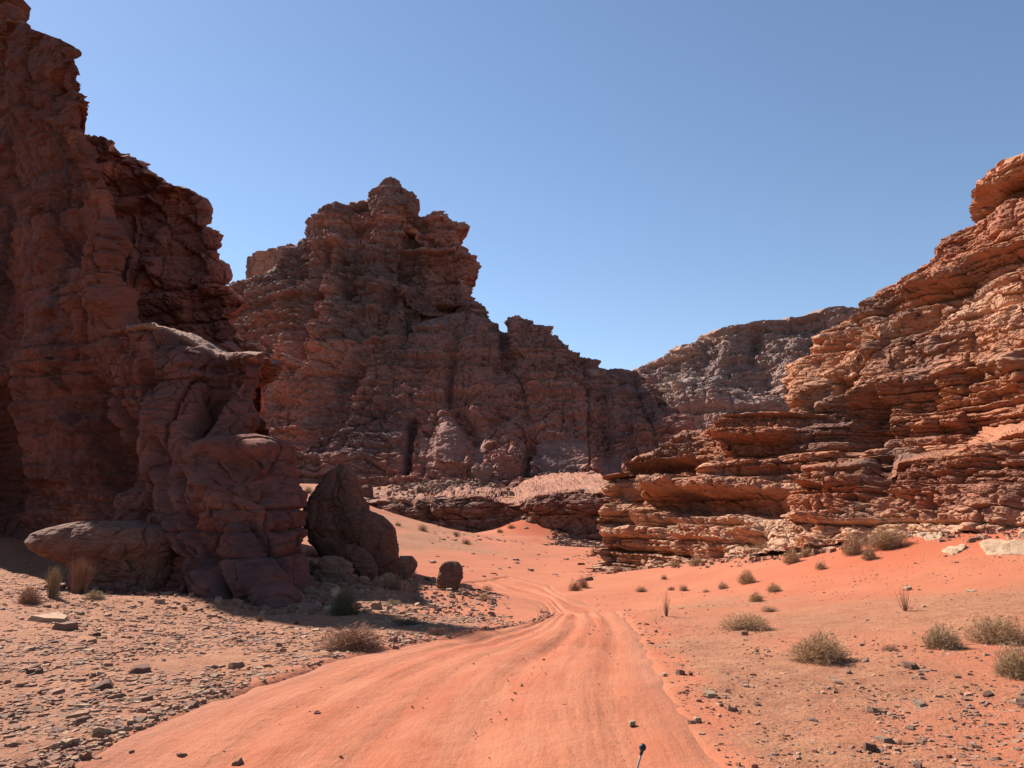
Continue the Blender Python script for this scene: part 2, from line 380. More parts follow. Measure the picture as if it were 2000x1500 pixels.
def cliff(left, right, bottom, top, nv, nu, seed, levels, colour, tang, back=((0, 2, .3), (0, 6, -1), (0, 12, -8)), side=None, lside=None,
          ridges=(), dents=(), fb=(0.5, 0.25), wz=0.6, wf=0.05, tilt=(0, 0), pits=None, vert=None, up=0.35, crag=(), flat=(), facets=(), calm=.75, flatk=.72):
    S = coons(left, right, bottom, top, nv, nu)
    px, py = S[..., 0].copy(), S[..., 1].copy()
    p = P(S[..., 0], S[..., 1], S[..., 2])
    if side is not None:                                            # the flank that turns away from view
        ext = []
        prev = p[:, -1]
        for (dx, dy, n) in side:
            nxt = prev + np.array([dx, dy, 0.0])
            ext += [prev + (nxt - prev) * t for t in np.linspace(0, 1, n + 1)[1:]]
            prev = nxt
        p = np.concatenate([p, np.stack(ext, 1)], 1)
        px = np.concatenate([px, np.repeat(px[:, -1:], len(ext), 1) + 0], 1); py = np.concatenate([py, np.repeat(py[:, -1:], len(ext), 1)], 1)
    if lside is not None:
        ext = []; prev = p[:, 0]
        for (dx, dy, n) in lside:
            nxt = prev + np.array([dx, dy, 0.0])
            ext += [prev + (nxt - prev) * t for t in np.linspace(0, 1, n + 1)[1:]]
            prev = nxt
        p = np.concatenate([np.stack(ext[::-1], 1), p], 1)
        px = np.concatenate([np.repeat(px[:, :1], len(ext), 1), px], 1); py = np.concatenate([np.repeat(py[:, :1], len(ext), 1), py], 1)
    ext = []; prev = p[-1]
    for k, (dx, dy, dz) in enumerate(back):
        nxt = prev + np.array([dx, dy, dz], float); n = (8, 8, 10, 10)[k]
        ext += [prev + (nxt - prev) * t for t in np.linspace(0, 1, n + 1)[1:]]
        prev = nxt
    ne = len(ext)
    p = np.concatenate([p, np.stack(ext, 0)], 0)
    px = np.concatenate([px, np.repeat(px[-1:], ne, 0)], 0); py = np.concatenate([py, np.repeat(py[-1:], ne, 0)], 0)
    n = normals(blur(p.copy(), 12))
    mid = (slice(0, nv), slice(0, nu))
    if ((n[mid] * (np.array([0, 0, CAMH]) - p[mid])).sum(-1)).mean() < 0: n = -n
    dirv = n * np.array([1, 1, up]); dirv /= np.linalg.norm(dirv, axis=-1, keepdims=True) + 1e-6
    macro = np.zeros(px.shape)
    for poly, w, amp in ridges:
        macro += amp * np.exp(-(seg_dist(px, py, poly) / w) ** 2)
    for cx, cy, rx, ry, rot, amp in dents:
        c, s_ = math.cos(R(rot)), math.sin(R(rot)); X = px - cx; Y = py - cy
        rr = ((X * c + Y * s_) / rx) ** 2 + ((-X * s_ + Y * c) / ry) ** 2
        macro += amp * np.exp(-rr ** 2)
    p = p + dirv * macro[..., None]
    smoothm = np.ones(px.shape)
    for cx, cy, rx, ry, rot in flat:                                # smooth, freshly broken faces
        X = px - cx + 5 * noise(py * .06, px * .02, 0, 3); Y = py - cy + 4 * noise(px * .07, py * .02, 0, 8)
        smoothm *= 1 - flatk * np.exp(-np.minimum((X / rx) ** 4 + (Y / ry) ** 4, 4) ** 4)
    x, y, z = p[..., 0], p[..., 1], p[..., 2]
    d, b1, b2, b3 = strata(p, tang, seed, levels, tilt, wz, wf)
    a, fr = fb
    d = d + a * fbm(x * fr, y * fr, z * fr * 1.3, 6, seed + 3, 0.55)
    for amp, fq, th in crag:                                        # broken, rubbly ledges
        mk = sstep(th - .2, th + .25, fbm(x * fq * .12, y * fq * .12, z * fq * .2, 3, seed + 200))
        rg = fbm(x * fq, y * fq, z * fq * 1.9, 5, seed + 210, .62, True)
        bl = noise(np.floor(x * fq * 2 + 1.2 * rg), np.floor(y * fq * 2), np.floor(z * fq * 3.2 + .8 * rg), seed + 220)
        d = d + amp * mk * (rg + .55 * bl - .25)
    for amp, fq, zs_ in facets:
        v_, gp = facet(x * fq + .35 * noise(x * fq, y * fq, z * fq, seed + 7), y * fq, z * fq * zs_, seed)
        d = d + amp * (v_ - .7 * np.exp(-(gp / .07) ** 2))
    if vert:                                                        # upright joints, flutes and water runnels
        s = x * tang[0] + y * tang[1]
        for amp, Lv, sharp in vert:
            nn = noise(s / Lv + .5 * noise(s / Lv, z / Lv * .5, 0, seed + 91), z / (Lv * 6), 0, seed + 90)
            d = d - amp * np.exp(-(np.abs(nn) / sharp) ** 1.2)
    if pits:
        amp, sc, th = pits
        nn = fbm(x * sc, y * sc, z * sc * 1.4, 3, seed + 60)
        d = d - amp * sstep(th, th + .18, nn)
    d = d * smoothm * (1 - calm * sstep(.68, .96, n[..., 2]))
    p = p + dirv * d[..., None]
    col = colour(p, px, py, b1, b2, b3, n, seed, smoothm)
    nV, nU = px.shape
    return p.reshape(-1, 3), gridfaces(nV, nU), np.clip(col, 0, 1).reshape(-1, 3)
def join(name, parts, mat, label, cat='cliff'):
    V, Fc, Cc, o = [], [], [], 0
    for v, f, c in parts:
        V.append(v); Fc.append(f + o); Cc.append(c); o += len(v)
    return link(name, mesh_from(name, np.concatenate(V), np.concatenate(Fc), mat, False, np.concatenate(Cc)), label, cat, kind='structure')
def mixn(a, c, t): return a + (c - a) * t[..., None]
A_ = np.array

# colours ------------------------------------------------------------------
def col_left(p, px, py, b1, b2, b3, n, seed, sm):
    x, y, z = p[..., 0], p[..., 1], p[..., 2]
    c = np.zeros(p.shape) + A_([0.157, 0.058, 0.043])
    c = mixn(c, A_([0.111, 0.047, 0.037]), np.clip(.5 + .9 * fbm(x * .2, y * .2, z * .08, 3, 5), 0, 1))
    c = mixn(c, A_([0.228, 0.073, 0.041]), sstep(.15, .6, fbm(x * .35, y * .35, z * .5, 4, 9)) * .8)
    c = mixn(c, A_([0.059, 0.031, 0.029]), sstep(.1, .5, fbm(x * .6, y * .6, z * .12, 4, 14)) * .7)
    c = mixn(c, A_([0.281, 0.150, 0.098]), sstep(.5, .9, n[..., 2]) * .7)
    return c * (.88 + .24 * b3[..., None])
def col_leftc(p, px, py, b1, b2, b3, n, seed, sm):
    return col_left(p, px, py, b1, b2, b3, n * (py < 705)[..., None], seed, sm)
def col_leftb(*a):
    return col_left(*a) * 2.1  # rear tower: same rock, lightened to stand in for missing bounce light
def col_mid(p, px, py, b1, b2, b3, n, seed, sm):
    x, y, z = p[..., 0], p[..., 1], p[..., 2]
    c = np.zeros(p.shape) + A_([0.226, 0.114, 0.093])
    c = mixn(c, A_([0.293, 0.127, 0.093]), np.clip(.5 + .5 * b1 + .5 * fbm(x * .05, y * .05, z * .06, 3, 5), 0, 1))
    c = mixn(c, A_([0.134, 0.084, 0.077]), sstep(-.1, .4, fbm(x * .09, y * .09, z * .05, 5, 14)) * .8)
    c = mixn(c, A_([0.335, 0.194, 0.150]), sstep(.25, .6, fbm(x * .2, y * .2, z * .5, 3, 19)) * .5)
    c = mixn(c, A_([0.203, 0.114, 0.091]), (1 - sm) * .7)
    return c * (.85 + .3 * b3[..., None])
def col_butte(p, px, py, b1, b2, b3, n, seed, sm):
    x, y, z = p[..., 0], p[..., 1], p[..., 2]
    c = np.zeros(p.shape) + A_([.36, .175, .115])
    return mixn(c, A_([.24, .13, .10]), sstep(-.1, .4, fbm(x * .25, y * .25, z * .02, 4, 14)) * .8)
def col_far(p, px, py, b1, b2, b3, n, seed, sm):  # plateau colours lightened and greyed, distance haze painted into the rock
    x, y, z = p[..., 0], p[..., 1], p[..., 2]
    c = np.zeros(p.shape) + A_([0.268, 0.163, 0.132])
    c = mixn(c, A_([0.338, 0.207, 0.159]), np.clip(.5 + .7 * b1, 0, 1) * .8)
    c = mixn(c, A_([0.187, 0.128, 0.115]), sstep(-.05, .4, fbm(x * .02, y * .02, z * .04, 5, 14)) * .7)
    c = mixn(c, A_([0.409, 0.284, 0.205]), sstep(.2, .6, fbm(x * .03, y * .03, z * .012, 4, 77)) * .6)
    return c
def col_right(p, px, py, b1, b2, b3, n, seed, sm):
    x, y, z = p[..., 0], p[..., 1], p[..., 2]
    c = np.zeros(p.shape) + A_([0.302, 0.117, 0.061])
    c = mixn(c, A_([0.364, 0.171, 0.094]), np.clip(.4 + .8 * b1 + .5 * fbm(x * .2, y * .2, z * .3, 3, 5), 0, 1) * .8)
    c = mixn(c, A_([0.206, 0.086, 0.055]), sstep(-.05, .4, fbm(x * .16, y * .16, z * .35, 5, 14)) * .75)
    c = mixn(c, A_([0.165, 0.095, 0.071]), sstep(.15, .5, fbm(x * .3, y * .3, z * .3, 5, 23) + .25 * n[..., 2]) * .75)
    pale = (1 - sstep(.9, 2.3, z - .05 * (x - 10) + .7 * fbm(x * .5, y * .5, z * .8, 3, 8))) + .8 * np.exp(-((px - 1960) / 110) ** 2 - ((py - 600) / 50) ** 2) + .5 * sstep(.25, .5, b1 * .5 + fbm(x * .2, y * .2, z * 1.2, 3, 33))
    c = mixn(c, A_([0.436, 0.243, 0.152]), np.clip(pale, 0, 1) * .92)
    return c * (.85 + .3 * b3[..., None])

NEAR_LV = [(2.6, 7, .55, .35, .5), (.8, 2.6, .24, .6, .8), (.26, 1.0, .085, .6, .9)]
# ---- left cliff ---------------------------------------------------------------
LVL = [(3.0, 9, .5, .2, .5), (1.0, 3.4, .28, .4, .9), (.32, 1.2, .08, .5, .9)]
TA = (0.55, -0.83)
LVB2 = [(2.6, 9, .6, .2, .6), (1.0, 3.5, .5, .35, .9), (.33, 1.4, .13, .5, .9)]
LVC = [(3.4, 6, .45, .3, .7), (1.1, 2.2, .22, .5, .9), (.32, 1.0, .07, .5, .9)]
skyA = [(-60, -180, 41), (-30, -110, 39.5), (5, -60, 37.5), (21, 0, 34.5), (22, 33, 33.8), (51, 44, 33.2), (55, 61, 33), (70, 57, 32.4), (93, 68, 31.6), (119, 77, 30.6), (135, 89, 30)]
rA = [(350, 1100, 29), (335, 1000, 29.5), (318, 900, 30), (300, 800, 30.5), (262, 700, 30.5), (245, 625, 30.5), (205, 545, 30), (214, 440, 30), (195, 350, 30), (173, 285, 30), (159, 262, 30), (138, 250, 30), (152, 238, 30), (149, 222, 30), (145, 205, 30),
      (166, 204, 30), (163, 188, 30), (138, 172, 30), (133, 152, 30), (141, 135, 30), (135, 121, 30), (141, 103, 30), (135, 89, 30)]
pA = cliff([(-60, 1090, 32), (-60, 500, 35.6), (-60, -180, 41)], rA, [(-60, 1090, 32), (0, 1090, 33.2), (60, 1090, 33.4), (120, 1095, 32.5), (200, 1100, 31), (350, 1100, 29)], skyA, 290, 190, 3, LVL, col_left, TA,  # unseen left end of the cliff, shaped to throw shade on the ground
           back=((-1.5, 1.5, .2), (-4, 5, -1), (-6, 9, -16)), side=((-.6, 1.2, 8), (-3, 5, 12), (-6, 8, 10)), lside=((-3, 3.4, 6), (-8, 12, 8)), fb=(.55, .22), pits=(.5, .5, .32), vert=((.5, 5, .12), (.15, 1.3, .2)),
           crag=[(.25, .7, .2)], facets=[(.24, .35, .7), (.08, 1.4, 1.6)],
           dents=[(20, 900, 50, 130, 0, -1.2), (60, 640, 40, 60, 20, -.4), (130, 500, 30, 100, 30, -.5), (120, 830, 55, 170, 0, .8), (225, 900, 45, 110, 0, -1.6), (165, 790, 40, 30, 0, -.4)],
           ridges=[([(75, 560), (85, 700), (70, 1000)], 22, .7), ([(230, 480), (215, 600), (250, 760)], 22, .5)])
skyB = [(60, 230, 46), (173, 266, 46), (201, 265, 45), (224, 275, 45), (243, 296, 45), (257, 299, 45), (280, 320, 44.5), (294, 334, 44), (327, 348, 44), (352, 364, 43.5), (369, 369, 43), (397, 383, 43)]
rB = [(540, 900, 42), (520, 800, 42), (527, 700, 42), (509, 677, 42), (467, 653, 43), (453, 625, 43), (481, 593, 43), (448, 567, 43), (418, 567, 43), (429, 553, 43), (446, 546, 43), (439, 518, 43), (418, 502, 43), (430, 481, 43),
      (425, 471, 43), (433, 460, 43), (411, 450, 43), (396, 436, 43), (411, 426, 43), (413, 413, 43), (397, 383, 43)]
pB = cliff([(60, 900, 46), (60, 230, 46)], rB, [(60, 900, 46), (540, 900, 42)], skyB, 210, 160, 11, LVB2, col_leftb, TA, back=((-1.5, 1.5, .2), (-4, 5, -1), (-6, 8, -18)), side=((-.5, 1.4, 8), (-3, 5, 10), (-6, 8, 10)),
           fb=(.5, .2), vert=((.6, 6, .1), (.2, 1.8, .2)), pits=(.4, .4, .4), facets=[(.3, .4, .9), (.09, 1.3, 1.8)], dents=[(215, 365, 60, 22, 0, -1.0), (330, 640, 140, 40, 0, -.5)], ridges=[([(240, 420), (245, 640)], 9, -1.1)])
skyC = [(205, 650, 30.8), (243, 634, 29.5), (280, 630, 29.5), (327, 643, 29), (360, 658, 28.6), (392, 676, 28.4), (420, 690, 28.4), (448, 690, 28), (480, 690, 27.6), (506, 692, 27.4)]
rC = [(628, 1165, 23.2), (600, 1123, 24.0), (584, 1067, 24.6), (570, 1020, 24.8), (568, 964, 25), (562, 927, 25.3), (568, 888, 25.6), (552, 871, 26), (492, 861, 26.6), (497, 833, 26.8), (513, 805, 26.8), (494, 760, 27), (500, 740, 27.2), (506, 692, 27.4)]
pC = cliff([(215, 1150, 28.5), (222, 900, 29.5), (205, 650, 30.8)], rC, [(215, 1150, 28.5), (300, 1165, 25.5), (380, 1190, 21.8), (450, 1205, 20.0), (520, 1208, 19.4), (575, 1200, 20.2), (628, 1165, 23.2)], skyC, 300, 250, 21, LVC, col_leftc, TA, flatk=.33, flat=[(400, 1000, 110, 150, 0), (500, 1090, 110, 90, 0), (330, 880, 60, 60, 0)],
           back=((-.5, 2.0, .5), (-1, 5, .5), (-3, 10, 2)), side=((-.3, 1.2, 8), (-1.5, 4, 10), (-6, 6, 8)), fb=(.3, .28), pits=(.45, .7, .3), vert=((.3, 3, .14), (.1, 1.0, .2)), wz=.5, wf=.07,
           crag=[(.22, .8, .15)], facets=[(.26, .4, .8), (.08, 1.4, 1.6)], dents=[(278, 750, 16, 50, 0, -.7), (480, 935, 65, 40, 30, -.6), (480, 878, 80, 15, 0, .5), (400, 815, 20, 50, 20, -.7), (245, 900, 30, 90, 0, -.9), (355, 735, 50, 70, 0, .3), (428, 745, 9, 50, 8, -.35), (560, 1010, 30, 110, 8, .25)],
           ridges=[([(330, 800), (390, 900), (450, 1010), (540, 1170)], 44, .4), ([(300, 800), (300, 900), (340, 1010), (420, 1150)], 24, .5), ([(350, 930), (400, 1060), (450, 1160)], 8, -.4), ([(320, 860), (330, 960), (385, 1090)], 6, -.3), ([(420, 900), (470, 1010), (540, 1120)], 7, -.25), ([(200, 820), (185, 1000)], 14, .7)])
join('cliff', [pA, pB, pC], M_NEAR, 'tall shaded brown sandstone cliff with jagged overhanging edges on the left', 'cliff')

# ---- right cliff ----------------------------------------------------------------
TR = (0.68, -0.73)
LVR = [(2.4, 12, 1.15, .2, .6), (.8, 3.8, .62, .35, .9), (.27, 1.5, .18, .45, .9)]
sky3 = [(1544, 768, 46), (1546, 740, 46), (1568, 718, 46), (1574, 712, 46), (1592, 700, 46), (1624, 660, 46), (1640, 644, 46), (1680, 616, 45.5), (1692, 596, 45), (1704, 582, 45), (1728, 568, 45), (1764, 540, 44.5), (1796, 520, 44), (1820, 494, 43.5), (1818, 481, 43.5), (1836, 468, 43),
        (1896, 440, 42), (1924, 408, 41), (1940, 392, 40.5), (1938, 372, 40.5), (1944, 356, 40), (1964, 338, 39.5), (1992, 326, 39), (2000, 318, 38), (2200, 262, 33)]
p3 = cliff([(1545, 960, 40), (1560, 860, 41), (1550, 800, 42.5), (1536, 768, 46)], [(2200, 978, 25), (2200, 262, 33)], [(1545, 960, 40), (1700, 965, 36.5), (1850, 970, 32.5), (2000, 975, 29), (2200, 978, 25)], sky3, 380, 370, 31, LVR, col_right, TR, wz=.35,
           back=((1, 2, .3), (4, 4, -.5), (8, 10, -6)), lside=((.6, 1.6, 6), (3, 6, 8)), fb=(.55, .28), pits=(.7, .5, .30), vert=((.35, 4, .12), (.14, .9, .2)), crag=[(.3, .5, .05), (.10, 2.2, .2)], up=.15, facets=[(.20, .4, 2.4), (.08, 1.5, 2.8)], tilt=(0.05, 0.02),
           dents=[(1640, 720, 40, 70, 40, -.9), (1850, 590, 60, 26, -20, -.8), (1760, 650, 80, 24, -15, -.7), (1900, 520, 150, 22, -25, .8), (1660, 700, 120, 14, -35, .35), (1850, 860, 150, 32, -6, -.8), (1700, 840, 30, 60, 20, -1.2)],
           ridges=[([(1560, 720), (1640, 650), (1720, 600), (1850, 500)], 16, .3), ([(1600, 790), (1750, 745), (2000, 700)], 12, .5)])
sky2 = [(1386, 822, 43), (1414, 808, 43), (1456, 802, 42.6), (1495, 800, 42), (1540, 800, 41.6), (1615, 805, 40.5), (1660, 825, 40), (1700, 880, 39)]
p2 = cliff([(1394, 980, 41), (1398, 890, 42), (1386, 822, 43)], [(1710, 980, 36), (1700, 880, 39)], [(1394, 980, 41), (1560, 980, 38), (1710, 980, 36)], sky2, 115, 200, 41, LVR, col_right, TR, wz=.35,
           back=((.5, 1.5, .2), (2, 4, .2), (3, 8, -3)), lside=((.8, 1.6, 6), (3, 5, 8)), fb=(.4, .3), vert=((.25, 2.5, .12), (.14, .7, .2)), crag=[(.2, .9, .1), (.1, 2.2, .1)], facets=[(.14, .6, 2.4), (.07, 2.0, 2.8)], dents=[(1480, 845, 110, 14, 0, .6), (1480, 872, 90, 14, 0, -.6), (1640, 880, 60, 40, 0, -.9)], tilt=(.02, .02))
sky1 = [(1190, 966, 49), (1204, 940, 49), (1200, 922, 49.5), (1219, 904, 50), (1237, 897, 50), (1279, 887, 50), (1300, 876, 50), (1336, 856, 49), (1357, 845, 49), (1385, 850, 47), (1430, 880, 44), (1500, 905, 41), (1600, 920, 38)]
p1 = cliff([(1168, 1128, 47), (1160, 1089, 47), (1162, 1053, 47.5), (1168, 1038, 48), (1159, 1014, 48), (1186, 1005, 48.5), (1190, 966, 49)], [(1640, 1075, 31), (1600, 920, 38)],
           [(1168, 1128, 47), (1240, 1132, 44.5), (1300, 1122, 42), (1400, 1098, 37), (1500, 1076, 33.5), (1640, 1075, 31)], sky1, 210, 350, 51, LVR, col_right, TR, wz=.35,
           back=((.5, 1.5, .2), (2, 4, .5), (3, 10, 1)), lside=((.8, 1.6, 8), (3, 6, 8)), calm=.65, fb=(.45, .35), pits=(.5, .7, .3), vert=((.3, 2.2, .13), (.14, .7, .22)), crag=[(.25, .8, .05), (.10, 2.2, .1)], facets=[(.14, .6, 2.4), (.07, 2.0, 2.8)],
           dents=[(1400, 985, 190, 22, 2, -1.3), (1390, 955, 180, 14, 2, .7), (1350, 915, 120, 12, 0, -.7), (1250, 1050, 90, 24, 0, .5), (1460, 1055, 35, 14, 0, -.6)])
skyb = [(1555, 925, 36), (1570, 915, 35.5), (1640, 910, 34), (1760, 898, 31.5), (1850, 887, 29.5), (1900, 870, 28.5), (1950, 850, 27.5), (2000, 838, 26.5), (2200, 810, 23)]
p0 = cliff([(1560, 1075, 32.5), (1555, 925, 36)], [(2200, 1054, 21.5), (2200, 810, 23)], [(1560, 1075, 32.5), (1650, 1060, 30.8), (1760, 1045, 28.6), (1900, 1040, 26), (2000, 1045, 24.2), (2200, 1054, 21.5)], skyb, 180, 310, 61, LVR, col_right, TR, wz=.35,
           back=((.5, 1.2, .1), (2, 3, .4), (3, 8, 1)), lside=((.8, 1.6, 6), (3, 6, 8)), calm=.65, fb=(.4, .35), pits=(.55, .7, .28), vert=((.3, 2.2, .12), (.14, .7, .2)), crag=[(.25, .8, .05), (.10, 2.2, .1)], facets=[(.14, .6, 2.4), (.07, 2.0, 2.8)],
           dents=[(1640, 940, 90, 18, 0, .5), (1720, 930, 30, 40, 0, -.8), (1760, 1000, 40, 40, 0, -.4), (1900, 900, 70, 20, -20, .5), (1640, 962, 80, 6, 0, -.5)])
join('cliff', [p3, p2, p1, p0], M_NEAR, 'sunlit orange layered sandstone cliff stepping up out of frame on the right', 'cliff')

# ---- the peak in the middle ------------------------------------------------------
TM = (1.0, 0.0)
LVM = [(8, 34, 2.4, .12, .7), (2.6, 12, 1.5, .25, .9), (.95, 5, .65, .35, .9)]
skyM = [(400, 575, 215), (432, 560, 214), (456, 550, 212), (476, 547, 210), (500, 548, 208), (530, 524, 206), (578, 482, 203), (592, 460, 202), (600, 438, 202), (612, 420, 201), (632, 402, 201), (656, 394, 201), (670, 398, 201), (676, 390, 201), (704, 382, 201), (710, 370, 201), (736, 362, 200), (752, 350, 200), (764, 346, 200),
        (776, 352, 200), (784, 368, 200), (793, 370, 199), (801, 374, 199), (803, 392, 198), (817, 412, 198), (831, 422, 198), (849, 414, 197), (857, 415, 197), (864, 430, 196), (882, 438, 195), (887, 452, 195)]
rM = [(966, 965, 175), (961, 700, 182), (926, 640, 185), (936, 617, 186), (933, 606, 186), (914, 602, 187), (910, 580, 188), (908, 550, 189), (916, 528, 190), (916, 510, 190), (904, 504, 191), (896, 480, 192), (885, 472, 193), (887, 452, 195)]
pM = cliff([(400, 975, 169), (400, 575, 215)], rM, [(400, 975, 169), (600, 970, 157), (720, 965, 153), (980, 965, 175)], skyM, 380, 390, 71, LVM, col_mid, TM, back=((0, 8, 2), (0, 30, -12), (0, 60, -70)), side=((1, 8, 6), (-4, 25, 10), (-10, 50, 8)),
           fb=(2.6, .05), wz=2.5, wf=.015, vert=((1.6, 14, .10), (.6, 4, .2)), pits=(1.0, .14, .4), up=.6, crag=[(1.6, .10, .12), (.7, .32, .12)], facets=[(.7, .12, 2.2), (.38, .4, 2.6)],
           ridges=[([(640, 480), (618, 520), (605, 640), (602, 700)], 9, -4.0), ([(700, 400), (690, 480), (680, 560)], 12, -2.4), ([(815, 420), (800, 500), (770, 560), (740, 620)], 16, -3.2), ([(848, 470), (905, 500), (915, 590)], 30, 1.7), ([(560, 500), (540, 620)], 22, 1.4),
                   ([(500, 560), (470, 640)], 20, 1.1), ([(650, 420), (650, 470)], 20, 1.7), ([(760, 370), (750, 460)], 24, 1.7), ([(720, 480), (730, 560)], 20, 1.7), ([(530, 640), (520, 800)], 14, 1.1), ([(640, 640), (620, 740)], 26, 1.7)],
           dents=[(690, 770, 60, 120, 25, -5), (850, 560, 60, 90, 0, -4), (830, 640, 50, 60, 0, -3), (570, 720, 34, 60, 0, 3), (760, 600, 60, 60, 0, 2)])
skyS = [(560, 905, 157), (600, 868, 160), (650, 845, 163), (690, 800, 167), (715, 760, 171), (745, 700, 176), (775, 675, 179), (800, 650, 181), (830, 628, 183), (870, 614, 185), (915, 614, 186), (950, 625, 186), (984, 637, 185), (992, 627, 184), (1006, 621, 183), (1032, 627, 182), (1040, 632, 181), (1069, 642, 180), (1071, 653, 179), (1089, 656, 178),
        (1109, 678, 177), (1142, 700, 175), (1153, 706, 174), (1166, 719, 173), (1190, 722, 172), (1194, 720, 172), (1245, 720, 169), (1257, 726, 168), (1262, 733, 167), (1278, 736, 166)]
rS = [(1345, 990, 137), (1338, 880, 145), (1334, 843, 148), (1334, 829, 150), (1325, 814, 152), (1311, 807, 154), (1309, 786, 156), (1284, 777, 158), (1281, 765, 160), (1278, 736, 164)]
pS = cliff([(560, 975, 149), (560, 905, 152)], rS, [(560, 975, 149), (700, 970, 147), (900, 967, 144), (1050, 977, 141), (1200, 985, 138), (1345, 990, 137)], skyS, 230, 460, 81, LVM, col_mid, TM, back=((0, 6, .5), (0, 22, -1), (0, 30, -30)), side=((1, 6, 6), (-2, 22, 10)),
           fb=(1.9, .07), wz=1.6, wf=.02, vert=((1.2, 10, .10), (.5, 3.2, .2)), pits=(.9, .2, .36), up=.6, crag=[(1.5, .12, -.1), (1.0, .35, -.1)], facets=[(.6, .15, 2.2), (.40, .45, 2.6)],
           ridges=[([(880, 700), (875, 780), (930, 860)], 12, -2.5), ([(805, 820), (795, 930)], 8, -2.5), ([(1035, 870), (1030, 930)], 8, -2.2), ([(1175, 760), (1190, 900)], 14, -1.5), ([(985, 640), (990, 720)], 10, -2)],
           dents=[(880, 865, 26, 50, 5, 1.6), (1110, 890, 60, 36, 0, 1.0), (990, 885, 40, 36, 0, 1.2), (840, 880, 26, 40, 0, .5)],
           flat=[(885, 868, 30, 44, 0), (1100, 892, 52, 34, 0), (934, 876, 13, 34, 0), (1195, 912, 22, 24, 0), (836, 884, 20, 32, 0)])
# smooth red butte peeping out behind the shoulder
LVB = [(7, 60, .8, .1, .6), (2.4, 12, .5, .3, .9)]
pT = cliff([(474, 620, 262), (478, 542, 262), (480, 500, 262)], [(610, 620, 250), (610, 470, 252)], [(474, 620, 262), (610, 620, 250)], [(480, 500, 262), (486, 497, 262), (490, 493, 261), (504, 490, 260), (520, 489, 259), (524, 485, 259), (552, 480, 256), (560, 474, 255), (568, 472, 255), (576, 478, 254), (610, 470, 252)], 80, 90, 91, LVB, col_butte, TM,
           back=((0, 6, .5), (0, 30, 0), (0, 20, -40)), lside=((1, 8, 6), (4, 25, 6)), fb=(1.2, .1), vert=((1.4, 7, .12), (.6, 3, .2)), facets=[(.5, .2, 1.2)])
join('mountain', [pM, pS, pT], M_MID, 'dark brown craggy sandstone peak rising behind the sandy basin', 'mountain')

# ---- far plateau -------------------------------------------------------------------
LVF = [(22, 90, 5.5, .2, .6), (7, 34, 3.2, .4, .8), (2.6, 14, 1.4, .5, .9)]
skyF = [(1180, 745, 560), (1246, 719, 556), (1267, 711, 552), (1303, 698, 548), (1327, 686, 545), (1333, 675, 543), (1366, 667, 540), (1380, 658, 537), (1382, 649, 537), (1413, 638, 532), (1450, 631, 528), (1490, 624, 522), (1536, 620, 516), (1542, 614, 515), (1576, 610, 510), (1612, 600, 505), (1648, 597, 500), (1672, 600, 497), (1760, 598, 490), (1900, 600, 480)]
pF = cliff([(1180, 960, 470), (1180, 745, 560)], [(1900, 960, 420), (1900, 600, 480)], [(1180, 960, 470), (1900, 960, 420)], skyF, 160, 290, 101, LVF, col_far, TM, back=((0, 20, 2), (0, 80, 0), (0, 60, -100)), fb=(6, .02), wz=5, wf=.006, vert=((5, 40, .1), (1.6, 11, .2)), pits=(2.5, .06, .4), up=.6, crag=[(3, .04, 0), (1.5, .12, 0)], facets=[(1.4, .05, 4), (.8, .16, 4)],
           ridges=[([(1470, 655), (1465, 700)], 12, -9), ([(1490, 720), (1480, 770)], 20, -5), ([(1420, 680), (1400, 760)], 18, 6), ([(1560, 660), (1540, 760)], 20, 6)], dents=[(1330, 790, 90, 40, -15, 8), (1450, 800, 90, 30, 0, 10)])
join('plateau', [pF], M_FAR, 'distant grey brown flat topped rock plateau in the gap before the right cliff', 'plateau')

# ---- low ledges in front of the peak -------------------------------------------------
def col_ledge(p, px, py, b1, b2, b3, n, seed, sm):
    x, y, z = p[..., 0], p[..., 1], p[..., 2]
    c = np.zeros(p.shape) + A_([0.223, 0.104, 0.071])
    c = mixn(c, A_([0.144, 0.079, 0.060]), sstep(-.1, .4, fbm(x * .15, y * .15, z * .3, 4, 14)) * .7)
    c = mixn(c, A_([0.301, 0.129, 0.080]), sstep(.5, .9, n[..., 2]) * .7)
    c = mixn(c, A_([0.312, 0.185, 0.129]), sstep(.2, .5, b1 * .4 + fbm(x * .2, y * .2, z, 3, 19)) * .4)
    return c * (.88 + .24 * b3[..., None])
LVE = [(3.2, 12, .8, .35, .6), (1.1, 4, .40, .6, .9), (.45, 1.6, .14, .6, .9)]
skyE = [(640, 990, 110), (700, 976, 110), (760, 976, 109.5), (800, 982, 108.5), (850, 972, 108), (900, 970, 107.5), (960, 974, 106), (1010, 982, 105), (1060, 972, 103), (1110, 962, 102), (1170, 956, 99), (1230, 955, 96)]
